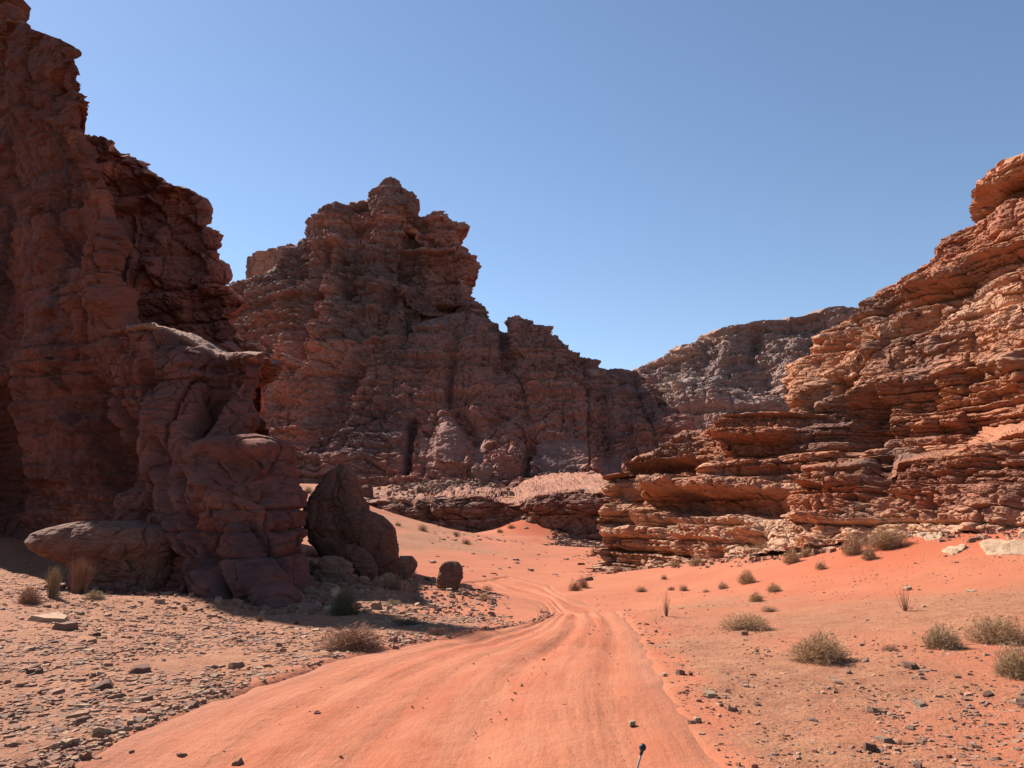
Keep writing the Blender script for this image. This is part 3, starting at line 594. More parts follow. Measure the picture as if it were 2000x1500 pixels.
pE = cliff([(640, 1040, 109), (640, 990, 110)], [(1230, 1080, 94.5), (1230, 955, 96)], [(640, 1040, 109), (755, 1037, 108.5), (840, 1039, 106.8), (940, 1058, 104.5), (1000, 1058, 103.5), (1100, 1070, 100.5), (1230, 1080, 94.5)], skyE, 110, 350, 111, LVE, col_ledge, TM,
           calm=.5, back=((0, 2, .2), (0, 14, 1.4), (0, 26, 2.5)), fb=(.9, .12), wz=.8, wf=.04, vert=((.5, 5, .12), (.2, 1.8, .2)), pits=(.6, .3, .35), up=.55, crag=[(.6, .3, 0), (.3, .9, 0)], facets=[(.5, .3, 1.6), (.2, .9, 1.8)],
           ridges=[([(835, 960), (838, 1020)], 9, -.9)], dents=[(790, 1005, 50, 22, 0, .8), (905, 1000, 60, 24, 0, .8), (985, 1010, 40, 40, 0, -.9), (1100, 990, 80, 20, 0, .8)])
join('rock_terrace', [pE], M_MID, 'low brown rock ledges between the red sand and the central peak', 'rock ledge')
print('cliffs', round(time.time() - T0, 1))

# ------------------------------------------------------------------ boulders
import bmesh
ROCK_TONES = {'umber': (.14, .068, .048), 'brown': (.20, .112, .08), 'dark': (.14, .074, .052), 'tan': (.29, .155, .10), 'pale': (.34, .212, .132), 'red': (.26, .115, .07), 'grey': (.235, .145, .10)}
def shade_rock(V, tone, seed, f):
    c = np.zeros((len(V), 3)) + np.array(ROCK_TONES[tone])
    t = fbm(V[:, 0] * f, V[:, 1] * f, V[:, 2] * f, 4, seed)
    c = c * (1 + .35 * t[:, None]); k = sstep(.1, .5, fbm(V[:, 0] * f * .6, V[:, 1] * f * .6, V[:, 2] * f * 1.2, 3, seed + 9))[:, None]
    return c + (np.array([.36, .15, .085]) * c.mean(1, keepdims=True) / .2 - c) * k * .5
def boulder(rows, d, label, tone='brown', depth=.8, seed=1, amp=.08, name='boulder', group=None, lean=0.0, n=72, nv=60, sq=2.6, bed=.0, sink=.15):
    """a rock from its measured left and right edge at each height; stands on the ground at depth d"""
    r = np.array(rows, float)
    yy = np.linspace(r[0, 0], r[-1, 0], nv)
    xl = np.interp(yy, r[:, 0], r[:, 1]); xr = np.interp(yy, r[:, 0], r[:, 2])
    a, b_ = P(xl, yy, d + 0 * yy), P(xr, yy, d + 0 * yy)
    cx = (a[:, 0] + b_[:, 0]) / 2; rx = (b_[:, 0] - a[:, 0]) / 2; z = a[:, 2]
    wide = rx.max(); ry = depth * (.55 * rx + .45 * wide * np.sqrt(np.clip(rx / wide, 0, 1)))
    th = np.linspace(0, 2 * np.pi, n, endpoint=False)
    ct, st = np.cos(th), np.sin(th)
    ex = np.sign(ct) * np.abs(ct) ** (2 / sq); ey = np.sign(st) * np.abs(st) ** (2 / sq)
    X = cx[:, None] + rx[:, None] * ex; Y = d + ry[:, None] * ey + lean * (z - z.min())[:, None]; Z = z[:, None] + 0 * X
    dep = (Y / d)                                        # keep the edge where it was seen
    p = np.stack([X, Y, Z], -1)
    ce = np.stack([cx, d + 0 * cx, z], -1)[:, None]
    dv = p - ce; dv /= np.linalg.norm(dv, axis=-1, keepdims=True) + 1e-6
    f = 1.1 / wide
    nn = amp * wide * (1.3 * fbm(p[..., 0] * f, p[..., 1] * f, p[..., 2] * f, 5, seed, .55) + .5 * fbm(p[..., 0] * f * 2, p[..., 1] * f * 2, p[..., 2] * f * 3, 4, seed + 5, .6, True))
    v_, gp = facet(p[..., 0] * f * 1.5, p[..., 1] * f * 1.5, p[..., 2] * f * 1.5, seed); nn += .75 * amp * wide * (v_ - .5 * np.exp(-(gp / .07) ** 2))
    v_, gp = facet(p[..., 0] * f * 4.5, p[..., 1] * f * 4.5, p[..., 2] * f * 5, seed + 3); nn += .4 * amp * wide * (v_ - .6 * np.exp(-(gp / .08) ** 2))
    for q in range(9):
        g_ = np.random.default_rng(seed * 31 + q).normal(0, 1, 3); g_ /= np.linalg.norm(g_); g_[2] *= .5
        e_ = (dv * g_).sum(-1); nn -= 1.6 * amp * wide * np.clip(e_ - .72, 0, 1) * 3
    if bed: nn += bed * wide * (np.abs(((p[..., 2] / (wide * .35) + .3 * noise(p[..., 0] * f, p[..., 1] * f, 0, seed)) % 1) - .5) - .25)
    nn *= np.clip(rx[:, None] / wide * 2.5, .15, 1)
    p = p + dv * nn[..., None]
    base = gz(np.array([cx[-1]]), np.array([d]))[0] - sink
    if p[-1, :, 2].mean() > base:
        q = p[-1:].copy(); q[..., 2] = base; p = np.concatenate([p, q], 0)
    V = p.reshape(-1, 3); i = np.arange(len(V)).reshape(-1, n)
    j = np.roll(i, -1, 1)
    Fq = np.stack([i[:-1], i[1:], j[1:], j[:-1]], -1).reshape(-1, 4)
    V = np.concatenate([V, [p[0].mean(0)], [p[-1].mean(0)]]); t, u = len(V) - 2, len(V) - 1
    Ft = np.concatenate([np.stack([i[0], j[0], np.full(n, t)], -1), np.stack([j[-1], i[-1], np.full(n, u)], -1)])
    org = np.array([V[:, 0].mean(), V[:, 1].mean(), V[:, 2].min()])
    me = mesh_from(name, V - org, [Fq, Ft], M_BOULDER, False, shade_rock(V, tone, seed, .8 / wide))
    return link(name, me, label, 'boulder', group, loc=org)
boulder([(907, 664, 676), (912, 658, 683), (926, 634, 694), (944, 624, 702), (970, 607, 707), (996, 598, 723), (1009, 594, 746), (1032, 594, 771), (1058, 604, 778), (1075, 618, 778), (1095, 630, 777), (1125, 640, 777), (1140, 645, 775)], 31,
        'huge dark tent shaped boulder leaning beside the shaded left cliff', 'umber', .6, 3, .055, n=150, nv=130, sq=2.4)
boulder([(1096, 872, 890), (1099, 864, 898), (1106, 859, 903), (1118, 856, 905), (1130, 853, 904), (1142, 853, 899), (1150, 856, 896)], 26.5, 'dark rounded boulder standing alone near the bend of the track', 'dark', .8, 5, .07)
boulder([(1086, 782, 803), (1090, 777, 808), (1100, 776, 815), (1110, 776, 812), (1120, 778, 806), (1130, 780, 800)], 29.5, 'angular brown block against the right foot of the tent shaped boulder', 'brown', .8, 7, .12, sq=4)
boulder([(1063, 672, 690), (1070, 662, 705), (1085, 655, 722), (1105, 662, 734), (1125, 690, 738), (1135, 700, 738)], 28.6, 'smooth grey brown slab leaning on the front of the tent shaped boulder', 'umber', .5, 9, .12, sq=3.4)
boulder([(1086, 632, 655), (1092, 622, 675), (1100, 618, 690), (1112, 614, 692), (1124, 612, 690), (1130, 612, 688)], 27.4, 'brown squared block between the left cliff and the grey slab', 'brown', .8, 11, .09, sq=4, bed=.12)
for rows, d, tone, lab in [
    ([(1122, 688, 697), (1127, 684, 701), (1138, 683, 700)], 26.2, 'tan', 'small rounded tan stone left in the row below the grey slab'),
    ([(1125, 704, 716), (1131, 700, 723), (1141, 702, 722)], 26.0, 'tan', 'rounded tan stone beside the left one in the row below the grey slab'),
    ([(1127, 734, 746), (1132, 730, 751), (1142, 731, 750)], 25.6, 'tan', 'flattened tan stone just left of the tan bush below the big boulder'),
    ([(1119, 752, 766), (1125, 746, 772), (1136, 748, 770)], 26.4, 'tan', 'tan stone touching the back of the tan bush below the big boulder'),
    ([(1134, 783, 793), (1139, 778, 798), (1148, 780, 796)], 24.6, 'tan', 'small tan stone right of the tan bush below the big boulder'),
    ([(1139, 696, 706), (1147, 690, 712), (1162, 691, 711)], 24.2, 'brown', 'upright brown stone half in shade beside the dark green bush'),
    ([(1094, 605, 612), (1104, 600, 618), (1130, 600, 620)], 27.6, 'brown', 'narrow brown rock wedged at the right foot of the shaded cliff')]:
    boulder(rows, d, lab, tone, .8, int(rows[0][1]), .15, group='rounded stones below the big boulder', n=48, nv=32, sq=3.2)
boulder([(922, 1146, 1160), (927, 1140, 1165), (936, 1138, 1167), (946, 1139, 1166)], 134, 'round brown boulder on the rock ledge below the smooth grey cliff face', 'brown', .9, 21, .09, n=40, nv=26)
boulder([(908, 928, 950), (914, 921, 960), (922, 919, 964), (932, 920, 962)], 146, 'flat brown boulder at the top of the rubble fan under the peak', 'brown', .8, 23, .09, n=40, nv=26)
boulder([(947, 713, 724), (952, 706, 730), (960, 704, 731), (970, 705, 730)], 114, 'dark rounded boulder on the ledge just right of the tent shaped boulder', 'dark', .8, 25, .09, n=40, nv=26)
boulder([(1017, 178, 266), (1022, 150, 285), (1030, 112, 340), (1042, 82, 358), (1058, 68, 366), (1072, 78, 362), (1086, 105, 356), (1100, 140, 350), (1115, 165, 345), (1132, 180, 340), (1170, 180, 345)], 24.6,
        'broad shaded slab boulder lying against the foot of the left cliff', 'umber', .55, 31, .06, n=160, nv=90, sq=3, bed=.05)

# pale bedrock showing through the sand slope on the right
for i, (poly, lab) in enumerate([([(1767, 1034), (1800, 1031), (1857, 1043), (1835, 1053), (1815, 1057), (1795, 1050), (1775, 1044)], 'pale cream rock sheet showing through red sand right of the big bushes'),
                                 ([(1836, 1078), (1848, 1070), (1887, 1068), (1880, 1078), (1860, 1085)], 'small pale rock scab in the red sand slope'),
                                 ([(1910, 1062), (1925, 1055), (1990, 1058), (2060, 1060), (2060, 1086), (1960, 1084), (1925, 1084)], 'long pale layered rock shelf at the right edge of the sand slope')]):
    W = np.array([hit(*q) for q in poly]); c = W.mean(0); m = len(W)
    t = np.linspace(0, m, 48, endpoint=False); k = t.astype(int) % m; fr = (t % 1)[:, None]
    O = W[k] * (1 - fr) + W[(k + 1) % m] * fr
    O[:, :2] += .05 * np.stack([noise(O[:, 0] * 4, O[:, 1] * 4, 0, 5), noise(O[:, 0] * 4, O[:, 1] * 4, 0, 6)], -1)
    rings = []
    for f, h in ((1.02, -.15), (1.0, .01), (.93, .04), (.85, .05), (.6, .06), (.3, .07), (.05, .07)):
        q = c + (O - c) * f; q[:, 2] = gz(q[:, 0], q[:, 1]) + h + .04 * noise(q[:, 0] * 3, q[:, 1] * 3, 0, 8) + .03 * noise(q[:, 0] * 9, q[:, 1] * 9, 0, 3) * (h > 0); rings.append(q)
    V = np.concatenate(rings); n = 48; ii = np.arange(len(V)).reshape(-1, n); jj = np.roll(ii, -1, 1)
    Fq = np.stack([ii[:-1], jj[:-1], jj[1:], ii[1:]], -1).reshape(-1, 4)
    org = np.array([c[0], c[1], c[2]])
    link('rock_shelf', mesh_from('rock_shelf', V - org, [Fq, ii[-1:]], M_BOULDER, False, shade_rock(V, 'pale', 3 + i, 1.2) * .85), lab, 'rock shelf', loc=org)

# ------------------------------------------------------------------ stones
NPROT = 8
def stone_shape(seed, k=7):
    g = np.random.default_rng(seed)
    th = np.sort((np.arange(k) + g.uniform(-.35, .35, k)) / k * 2 * np.pi)
    r = g.uniform(.36, .58, k); el = g.uniform(.55, 1.0)
    b0 = np.stack([r * np.cos(th), el * r * np.sin(th), np.full(k, -.35)], -1)
    m = b0 * [1.06, 1.06, 0]; m[:, 2] = g.uniform(-.05, .3, k)
    t = b0 * [.86, .86, 0]; t[:, 2] = g.uniform(.62, .95, k) + .15 * np.cos(th + g.uniform(0, 6)); t[:, :2] += g.uniform(-.06, .06, 2)
    return np.concatenate([b0, m, t]), k
SHP = [stone_shape(100 + i)[0] for i in range(NPROT)]
_k = 7; _i = np.arange(_k); _j = (_i + 1) % _k
SQ = np.concatenate([np.stack([_i, _j, _j + _k, _i + _k], -1), np.stack([_i + _k, _j + _k, _j + 2 * _k, _i + 2 * _k], -1)])
SN = np.array([np.arange(_k) + 2 * _k])
def chip_shape(seed, k=5):
    g = np.random.default_rng(seed)
    th = np.sort((np.arange(k) + g.uniform(-.35, .35, k)) / k * 2 * np.pi); r = g.uniform(.4, .6, k); el = g.uniform(.55, 1.0)
    b0 = np.stack([r * np.cos(th), el * r * np.sin(th), np.full(k, -.25)], -1)
    t = b0 * [.8, .8, 0]; t[:, 2] = g.uniform(.6, .95, k); t[:, :2] += g.uniform(-.08, .08, 2)
    return np.concatenate([b0, t])
CHIP = [chip_shape(200 + i) for i in range(NPROT)]
_c = np.arange(5); CQ = np.stack([_c, (_c + 1) % 5, (_c + 1) % 5 + 5, _c + 5], -1); CN = np.array([_c + 5])
M_STONE = rock_mat('loose stone', 14, 0.02, 1.0)
TN = list(ROCK_TONES)
PROTO = {}
def proto(i, tone):
    if (i, tone) not in PROTO:
        V = SHP[i]; PROTO[(i, tone)] = mesh_from('stone', V, [SQ, SN], M_STONE, False, np.zeros((len(V), 3)) + np.array(ROCK_TONES[tone]) * (.9 + .2 * hsh(i, 3)))
    return PROTO[(i, tone)]
def put_stone(x, y, w, h, rot, tone, label, group, i, tilt=(0, 0), dz=0.0):
    e = .25
    z = float(gz(x, y)) - (0.02 if on_track(np.array([x]), np.array([y]))[0] else 0)
    sx = float(gz(x + e, y) - gz(x - e, y)) / (2 * e); sy = float(gz(x, y + e) - gz(x, y - e)) / (2 * e)
    o = link('stone', proto(i, tone), label, 'stone', group, loc=(x, y, z + dz), scl=(w, w, h))
    nrm = Vector((-sx + tilt[0], -sy + tilt[1], 1)).normalized()
    o.rotation_mode = 'QUATERNION'
    from mathutils import Quaternion
    o.rotation_quaternion = Vector((0, 0, 1)).rotation_difference(nrm) @ Quaternion((0, 0, 1), rot)
    return o
# stones one can single out: pixel box in the photo, tone, height factor, label
for x0, y0, x1, y1, tone, label in [
    (103, 1214, 150, 1234, 'brown', 'long rounded brown stone lying on a pale slab below the tall dry grass'),
    (60, 1201, 147, 1216, 'pale', 'pale flat slab under the long rounded brown stone on the left'),
    (252, 1302, 297, 1318, 'dark', 'dark squared block in the middle of the left stone field'),
    (177, 1332, 231, 1348, 'dark', 'dark humped stone with a thin flake behind it in the left stone field'),
    (177, 1420, 219, 1441, 'pale', 'large pale flat topped stone at the left edge of the track'),
    (117, 1442, 159, 1462, 'pale', 'pale lump next lower left from the flat topped stone at the track edge'),
    (453, 1478, 480, 1490, 'tan', 'small brick shaped pale stone lying on the track at bottom left'),
    (345, 1466, 366, 1473, 'tan', 'thin tan flake on the track left of the brick shaped stone'),
    (52, 1306, 68, 1319, 'dark', 'left one of two dark cubes touching in the left stone field'),
    (68, 1306, 84, 1319, 'dark', 'right one of two dark cubes touching in the left stone field'),
    (443, 1292, 482, 1306, 'tan', 'pale lumpy stone near the upper track edge on the left'),
    (413, 1336, 433, 1346, 'red', 'reddish tilted stone close to the left track edge'),
    (255, 1360, 300, 1369, 'brown', 'long low brown flake below the dark squared block'),
    (175, 1236, 199, 1245, 'dark', 'dark flat stone right below the long rounded brown stone'),
    (135, 1386, 164, 1399, 'dark', 'dark stone up left from the pale flat topped stone'),
    (152, 1400, 178, 1412, 'brown', 'brown stone just above the pale flat topped stone'),
    (1709, 1439, 1745, 1450, 'grey', 'grey flat slab touching the black slab at lower right'),
    (1686, 1452, 1718, 1469, 'dark', 'black tilted slab with a white fleck at lower right'),
    (1779, 1370, 1814, 1382, 'grey', 'grey pointed slab on the gravel right of the track'),
    (1916, 1352, 1940, 1361, 'dark', 'dark lump on the gravel near the right edge below the tan bush'),
    (1760, 1295, 1796, 1306, 'dark', 'dark flat stone right of the big grey green bush'),
    (1690, 1380, 1716, 1393, 'tan', 'pale rounded stone left of the grey pointed slab'),
    (1716, 1386, 1732, 1394, 'tan', 'small pale stone touching the pale rounded one'),
    (1763, 1145, 1781, 1154, 'pale', 'pale stone on the sand slope just above the twiggy bush'),
    (1885, 1152, 1905, 1158, 'pale', 'thin pale flake high on the right sand slope'),
    (1445, 1232, 1461, 1243, 'tan', 'pale cornered stone just below the flat spreading bush'),
    (1470, 1373, 1486, 1381, 'dark', 'dark oval stone by the right wheel rut'),
    (1403, 1374, 1416, 1382, 'brown', 'brown wedge stone at the right edge of the track'),
    (1418, 1379, 1439, 1390, 'tan', 'pale forked stone right of the brown wedge stone'),
    (1577, 1404, 1598, 1412, 'brown', 'brown low stone midway between track and black slab'),
    (1784, 1490, 1802, 1502, 'brown', 'brown lump cut by the lower picture edge on the right'),
    (1847, 1475, 1862, 1484, 'red', 'small reddish stone at far lower right'),
    (1649, 1308, 1664, 1318, 'tan', 'small pale stone below the right side of the big grey green bush'),
    (1985, 1370, 2010, 1384, 'dark', 'dark flat rock cut by the right picture edge'),
    (1616, 1325, 1645, 1335, 'tan', 'pale flat stone directly below the big grey green bush'),
    (1374, 1352, 1402, 1362, 'pale', 'pale tilted flake at the right track edge'),
    (1320, 1308, 1342, 1319, 'brown', 'brown flake at the outer right bend of the track'),
    (612, 1386, 626, 1394, 'dark', 'dark pebble alone on the left part of the track'),
    (1226, 1404, 1242, 1412, 'pale', 'pale chip on the stony strip between the wheel ruts'),
    (760, 1244, 778, 1258, 'brown', 'brown cube stone right of the reddish bush'),
    (762, 1258, 782, 1270, 'tan', 'pale pointed chip below the brown cube stone')]:
    w = x1 - x0; q = hit((x0 + x1) / 2, y1 - .25 * (y1 - y0)); m = q[1] / F
    W = w * m * 1.0; H = (y1 - y0) * m * .8
    put_stone(q[0], q[1], W, H, rng.uniform(0, 6.28), tone, label, None, int(rng.integers(NPROT)), (rng.uniform(-.1, .1), rng.uniform(-.15, .05)))
# strewn stones: candidates per region; the 250 that show largest become things, the rest one loose mass
cand = []
def scatter(n, region, sizes, tones, tag, flat=(.12, .28), keep=None):
    x = rng.uniform(region[0], region[1], n); y = rng.uniform(region[2] ** .5, region[3] ** .5, n) ** 2
    x = x * (1 if region[4] is None else (y / region[4]))
    ok = keep(x, y); x, y = x[ok], y[ok]
    w = np.exp(rng.normal(math.log(sizes[0]), sizes[1], len(x))).clip(.02, sizes[2])
    for a, b_, c in zip(x, y, w): cand.append((a, b_, c, c * rng.uniform(*flat), tones[int(rng.integers(len(tones)))], tag))
TL = ['tan', 'tan', 'brown', 'tan', 'grey', 'red', 'tan', 'brown', 'tan', 'tan', 'tan', 'tan', 'red', 'tan', 'tan', 'pale']
WLxy = [tuple(q[:2]) for q in WLs[::4]]; WRxy = [tuple(q[:2]) for q in WRs[::4]]
def left_side(x, y): return (~on_track(x, y)) & (x < np.interp(y, WLs[:, 1], WLs[:, 0], left=-2, right=3) - .05)
def dens(x, y, f, th): return rng.random(x.shape) < np.clip(th + 1.1 * noise(x * f, y * f, 0, 71), 0.05, 1)
scatter(40000, (-10, 0, 5, 30, 12), (.052, .5, .22), TL, 'left', keep=lambda x, y: left_side(x, y) & dens(x, y, .5, .95))
def right_side(x, y): return (~on_track(x, y)) & (x > np.interp(y, WRs[:214, 1], WRs[:214, 0], left=2, right=2) + .05)
scatter(16000, (0, 11, 5, 30, 13), (.027, .55, .18), ['tan', 'brown', 'red', 'tan', 'tan', 'red', 'tan'], 'right', keep=lambda x, y: right_side(x, y) & dens(x, y, .35, .25 + .25 * (y < 14)))
def edge_line(n, line, tag, spread, sizes):
    k = rng.integers(0, len(line), n); x = line[k, 0] + rng.normal(0, spread, n); y = line[k, 1] + rng.normal(0, spread, n)
    w = np.exp(rng.normal(math.log(sizes[0]), sizes[1], n)).clip(.02, sizes[2])
    for a, b_, c in zip(x, y, w):
        if not on_track(np.array([a]), np.array([b_]))[0] or rng.random() < .03: cand.append((a, b_, c, c * rng.uniform(.3, .6), ['tan', 'brown', 'pale', 'red'][int(rng.integers(4))], tag))
edge_line(2600, WLs[:207], 'edge', .14, (.028, .6, .12))
edge_line(1500, WLs[:60], 'edge', .2, (.04, .6, .15))
edge_line(500, WRs[:171], 'edge', .3, (.03, .6, .12))
mid = WLs * .3 + WRs * .7                                           # stony strip between the right-hand ruts
k = rng.integers(0, 150, 260)
for a in k:
    q = mid[a] + np.array([rng.normal(0, .28), rng.normal(0, .2), 0]); c = float(np.exp(rng.normal(math.log(.02), .5)).clip(.01, .07)); cand.append((q[0], q[1], c, c * .4, ['tan', 'tan', 'red', 'red'][int(rng.integers(4))], 'track'))
for a in rng.integers(0, 214, 260):
    t = rng.random(); q = WLs[a] * t + WRs[a] * (1 - t); c = float(np.exp(rng.normal(math.log(.016), .5)).clip(.008, .06)); cand.append((q[0], q[1] + rng.normal(0, .2), c, c * .4, ['tan', 'tan', 'red', 'red'][int(rng.integers(4))], 'track'))
scatter(9000, (2.2, 8, 5, 13, 9), (.036, .55, .15), ['tan', 'brown', 'tan', 'red', 'tan', 'grey'], 'right', keep=lambda x, y: right_side(x, y) & (rng.random(x.shape) < sstep(2, 6, x * 9 / y) * (.4 + .8 * noise(x * .6, y * .6, 0, 73))))
scatter(2600, (-6, 8, 36, 104, 60), (.22, .6, .9), ['brown', 'grey', 'tan', 'brown'], 'basin', keep=lambda x, y: dens(x, y, .12, .1) & (~on_track(x, y)))
scatter(2200, (4, 13, 78, 106, 100), (.35, .55, 1.4), ['brown', 'grey', 'tan'], 'basin', (.3, .6), keep=lambda x, y: np.hypot((x - 9) / 5, (y - 92) / 12) < rng.random(x.shape) * .6 + .5)
scatter(900, (-7, 0, 19, 33, 26), (.10, .6, .6), ['tan', 'brown', 'pale', 'grey'], 'foot', (.3, .6), keep=lambda x, y: (~on_track(x, y)) & (x > -.27 * y) & (x < -.02 * y))
def foot_line(n, line, spread, sizes, tones, tag):
    l = np.array([P(*q) for q in line]); k = rng.random(n) * (len(l) - 1); i = k.astype(int); t = (k - i)[:, None]
    q = l[i] * (1 - t) + l[i + 1] * t
    x = q[:, 0] + rng.normal(0, spread, n); y = q[:, 1] - np.abs(rng.normal(0, spread, n)) + .3
    w = np.exp(rng.normal(math.log(sizes[0]), sizes[1], n)).clip(.03, sizes[2])
    for a, b_, c in zip(x, y, w): cand.append((a, b_, c, c * rng.uniform(.3, .6), tones[int(rng.integers(len(tones)))], tag))
foot_line(900, [(1165, 1122, 46.5), (1240, 1130, 44), (1300, 1120, 41.5), (1400, 1096, 36.5), (1500, 1074, 33), (1650, 1060, 30.4), (1760, 1045, 28.2), (1900, 1040, 25.6), (2050, 1047, 23)], .7, (.11, .6, .5), ['tan', 'brown', 'pale', 'red'], 'cliff')
foot_line(500, [(120, 1120, 25), (230, 1155, 23.5), (380, 1195, 21), (520, 1205, 19), (600, 1190, 20), (640, 1160, 23), (720, 1130, 27)], .6, (.09, .6, .4), ['tan', 'brown', 'umber', 'red'], 'shade')
LAB = {'cliff': ('{} stone at the sandy foot of the right cliff', 'fallen stones at the foot of the right cliff'),
       'shade': ('{} stone in the shade at the foot of the left cliff', 'fallen stones at the foot of the left cliff'),
       'left': ('{} stone flake left of the track', 'stone flakes strewn over the ground left of the track'),
       'right': ('{} stone right of the track', 'stones scattered over the gravel right of the track'),
       'edge': ('{} stone lining the dirt track edge', 'stones lining the edges of the dirt track'),
       'track': ('{} chip of stone lying on the dirt track', 'stone chips on the dirt track'),
       'basin': ('{} stone on the far sand near the rock ledges', 'stones on the far sand'),
       'foot': ('{} stone below the big boulder by the left cliff', 'stones below the big boulder')}
WORD = {'umber': 'dark brown', 'brown': 'brown', 'dark': 'dark', 'tan': 'tan', 'pale': 'pale', 'red': 'reddish', 'grey': 'greyish'}
cx = np.array([c[0] for c in cand]); cy = np.array([c[1] for c in cand]); cw = np.array([c[2] for c in cand])
cz = gz(cx, cy); cpx, cpy = to_px(np.stack([cx, cy, cz], -1))
vis = (cy > 2) & (cpx > -20) & (cpx < 2020) & (cpy < 1510)
show = np.where(vis, cw / np.maximum(cy, 1), 0)
order = np.argsort(-show); NBIG = 245
def where(tag, x, y, w):
    sz = ', hand sized' if w < .13 else ', foot sized' if w < .2 else ', large'
    if tag == 'left':
        zn = ' in the lower left corner' if x < 300 and y > 1400 else ' below the shaded slab boulder' if y < 1240 and x < 420 else ' near the tip of the cliff shadow' if y < 1240 else ' at the left picture edge' if x < 180 else ' close to the track' if x > 420 or y > 1380 else ' in the open stone field'
    elif tag == 'right':
        zn = ' in the lower right corner' if x > 1650 and y > 1380 else ' beside the big domed bush' if 1480 < x < 1720 and 1230 < y < 1345 else ' beside the right wheel rut' if x < 1520 and y > 1290 else ' on the sand slope' if y < 1200 else ' under the bushes at the right edge' if x > 1780 else ' between the bushes'
    elif tag == 'edge': zn = ' on the left bank' if x < 1000 and y > 1210 else ' by the bend' if y < 1260 else ' on the right bank'
    else: zn = ''
    return zn + (sz if tag in ('left', 'right') else '')
for a in order[:NBIG]:
    x, y, w, h, tone, tag = cand[a]
    l, g = LAB[tag]
    l = l + where(tag, cpx[a], cpy[a], w)
    if tag in ('left', 'edge', 'right', 'foot') and not .17 < h / w < .4: l = ('thin ' if h / w <= .17 else 'chunky ') + l
    put_stone(x, y, w, h, rng.uniform(0, 6.28), tone, l.format(WORD[tone]), g, int(rng.integers(NPROT)), (rng.normal(0, .1), rng.normal(0, .1)), -.2 * h)
rest = order[NBIG:]
rest = rest[vis[rest] | (np.abs(cpx[rest]) < 3000)]
ont_s = on_track(cx, cy)
Vs, Cs = [], []
for pi in range(NPROT):
    ids = rest[pi::NPROT]; m = len(ids); a = rng.uniform(0, 6.28, m)
    S = CHIP[pi][None]; ca, sa = np.cos(a)[:, None], np.sin(a)[:, None]
    w = cw[ids][:, None]; h = np.array([cand[q][3] for q in ids])[:, None]
    lx = (S[..., 0] * ca - S[..., 1] * sa) * w; ly = (S[..., 0] * sa + S[..., 1] * ca) * w
    tx, ty = rng.normal(0, .12, (m, 1)), rng.normal(0, .12, (m, 1))
    Z = cz[ids][:, None] - .05 * h - .02 * ont_s[ids][:, None] + S[..., 2] * h + tx * lx + ty * ly
    Vs.append(np.stack([cx[ids][:, None] + lx, cy[ids][:, None] + ly, Z], -1).reshape(-1, 3))
    Cs.append(np.repeat(np.array([ROCK_TONES[cand[q][4]] for q in ids]) * rng.uniform(.8, 1.15, (m, 1)), 10, 0))
Vs = np.concatenate(Vs); Cs = np.concatenate(Cs); ns = len(Vs) // 10
off = (np.arange(ns) * 10)[:, None, None]
link('gravel', mesh_from('gravel', Vs, [(CQ[None] + off).reshape(-1, 4), (CN[None] + off).reshape(-1, 5)], M_STONE, False, Cs), 'small stone chips strewn over the valley floor', 'gravel', kind='stuff')
# rubble fan spilling from the foot of the peak onto the terrace
n = 1500; bd = 147 - np.abs(rng.normal(0, 13, n)); bx = 880 + rng.normal(0, 1, n) * (14 + (148 - bd) * 1.7)
ok = bd > 112; bx, bd = bx[ok], bd[ok]; n = len(bx)
q = P(bx, 900 + 0 * bd, bd); q[:, 2] = 3.85 + (bd - 110) * .098
w = np.exp(rng.normal(math.log(.55), .45, n)).clip(.2, 1.6)[:, None]
S = SHP[2][None]; a = rng.uniform(0, 6.28, n)[:, None]
V = np.stack([q[:, :1] + (S[..., 0] * np.cos(a) - S[..., 1] * np.sin(a)) * w, q[:, 1:2] + (S[..., 0] * np.sin(a) + S[..., 1] * np.cos(a)) * w, q[:, 2:] + S[..., 2] * w * .6], -1).reshape(-1, 3)
off = (np.arange(n) * 3 * _k)[:, None, None]
cc = np.repeat(np.array([ROCK_TONES[['brown', 'dark', 'red', 'grey'][i]] for i in rng.integers(0, 4, n)]), 3 * _k, 0)
link('rubble', mesh_from('rubble', V, [(SQ[None] + off).reshape(-1, 4), (SN[None] + off).reshape(-1, _k)], M_STONE, False, cc), 'fan of broken brown rubble below the foot of the peak', 'rubble', kind='stuff')
print('stones', len(cand), round(time.time() - T0, 1))

# ------------------------------------------------------------------ desert shrubs
def plant_mat(name, c1, c2):
    m, nt, b = new_mat(name); L = nt.links.new
    at = nd(nt, 'ShaderNodeAttribute', attribute_name='shade'); oi = nd(nt, 'ShaderNodeObjectInfo')
    mx = nd(nt, 'ShaderNodeMix', data_type='RGBA'); mx.inputs[6].default_value = (*c1, 1); mx.inputs[7].default_value = (*c2, 1)
    L(at.outputs['Fac'], mx.inputs[0]); L(mx.outputs[2], b.inputs['Base Color'])
    return m
MP = {'green': plant_mat('grey green twigs', (.30, .17, .092), (.41, .255, .14)), 'tan': plant_mat('dry straw', (.24, .145, .08), (.36, .245, .135)),
      'rust': plant_mat('rusty dry stems', (.22, .105, .062), (.33, .17, .10)), 'dark': plant_mat('dark green twigs', (.08, .07, .04), (.15, .12, .065)), 'wood': plant_mat('grey brown wood', (.11, .075, .05), (.19, .13, .09))}
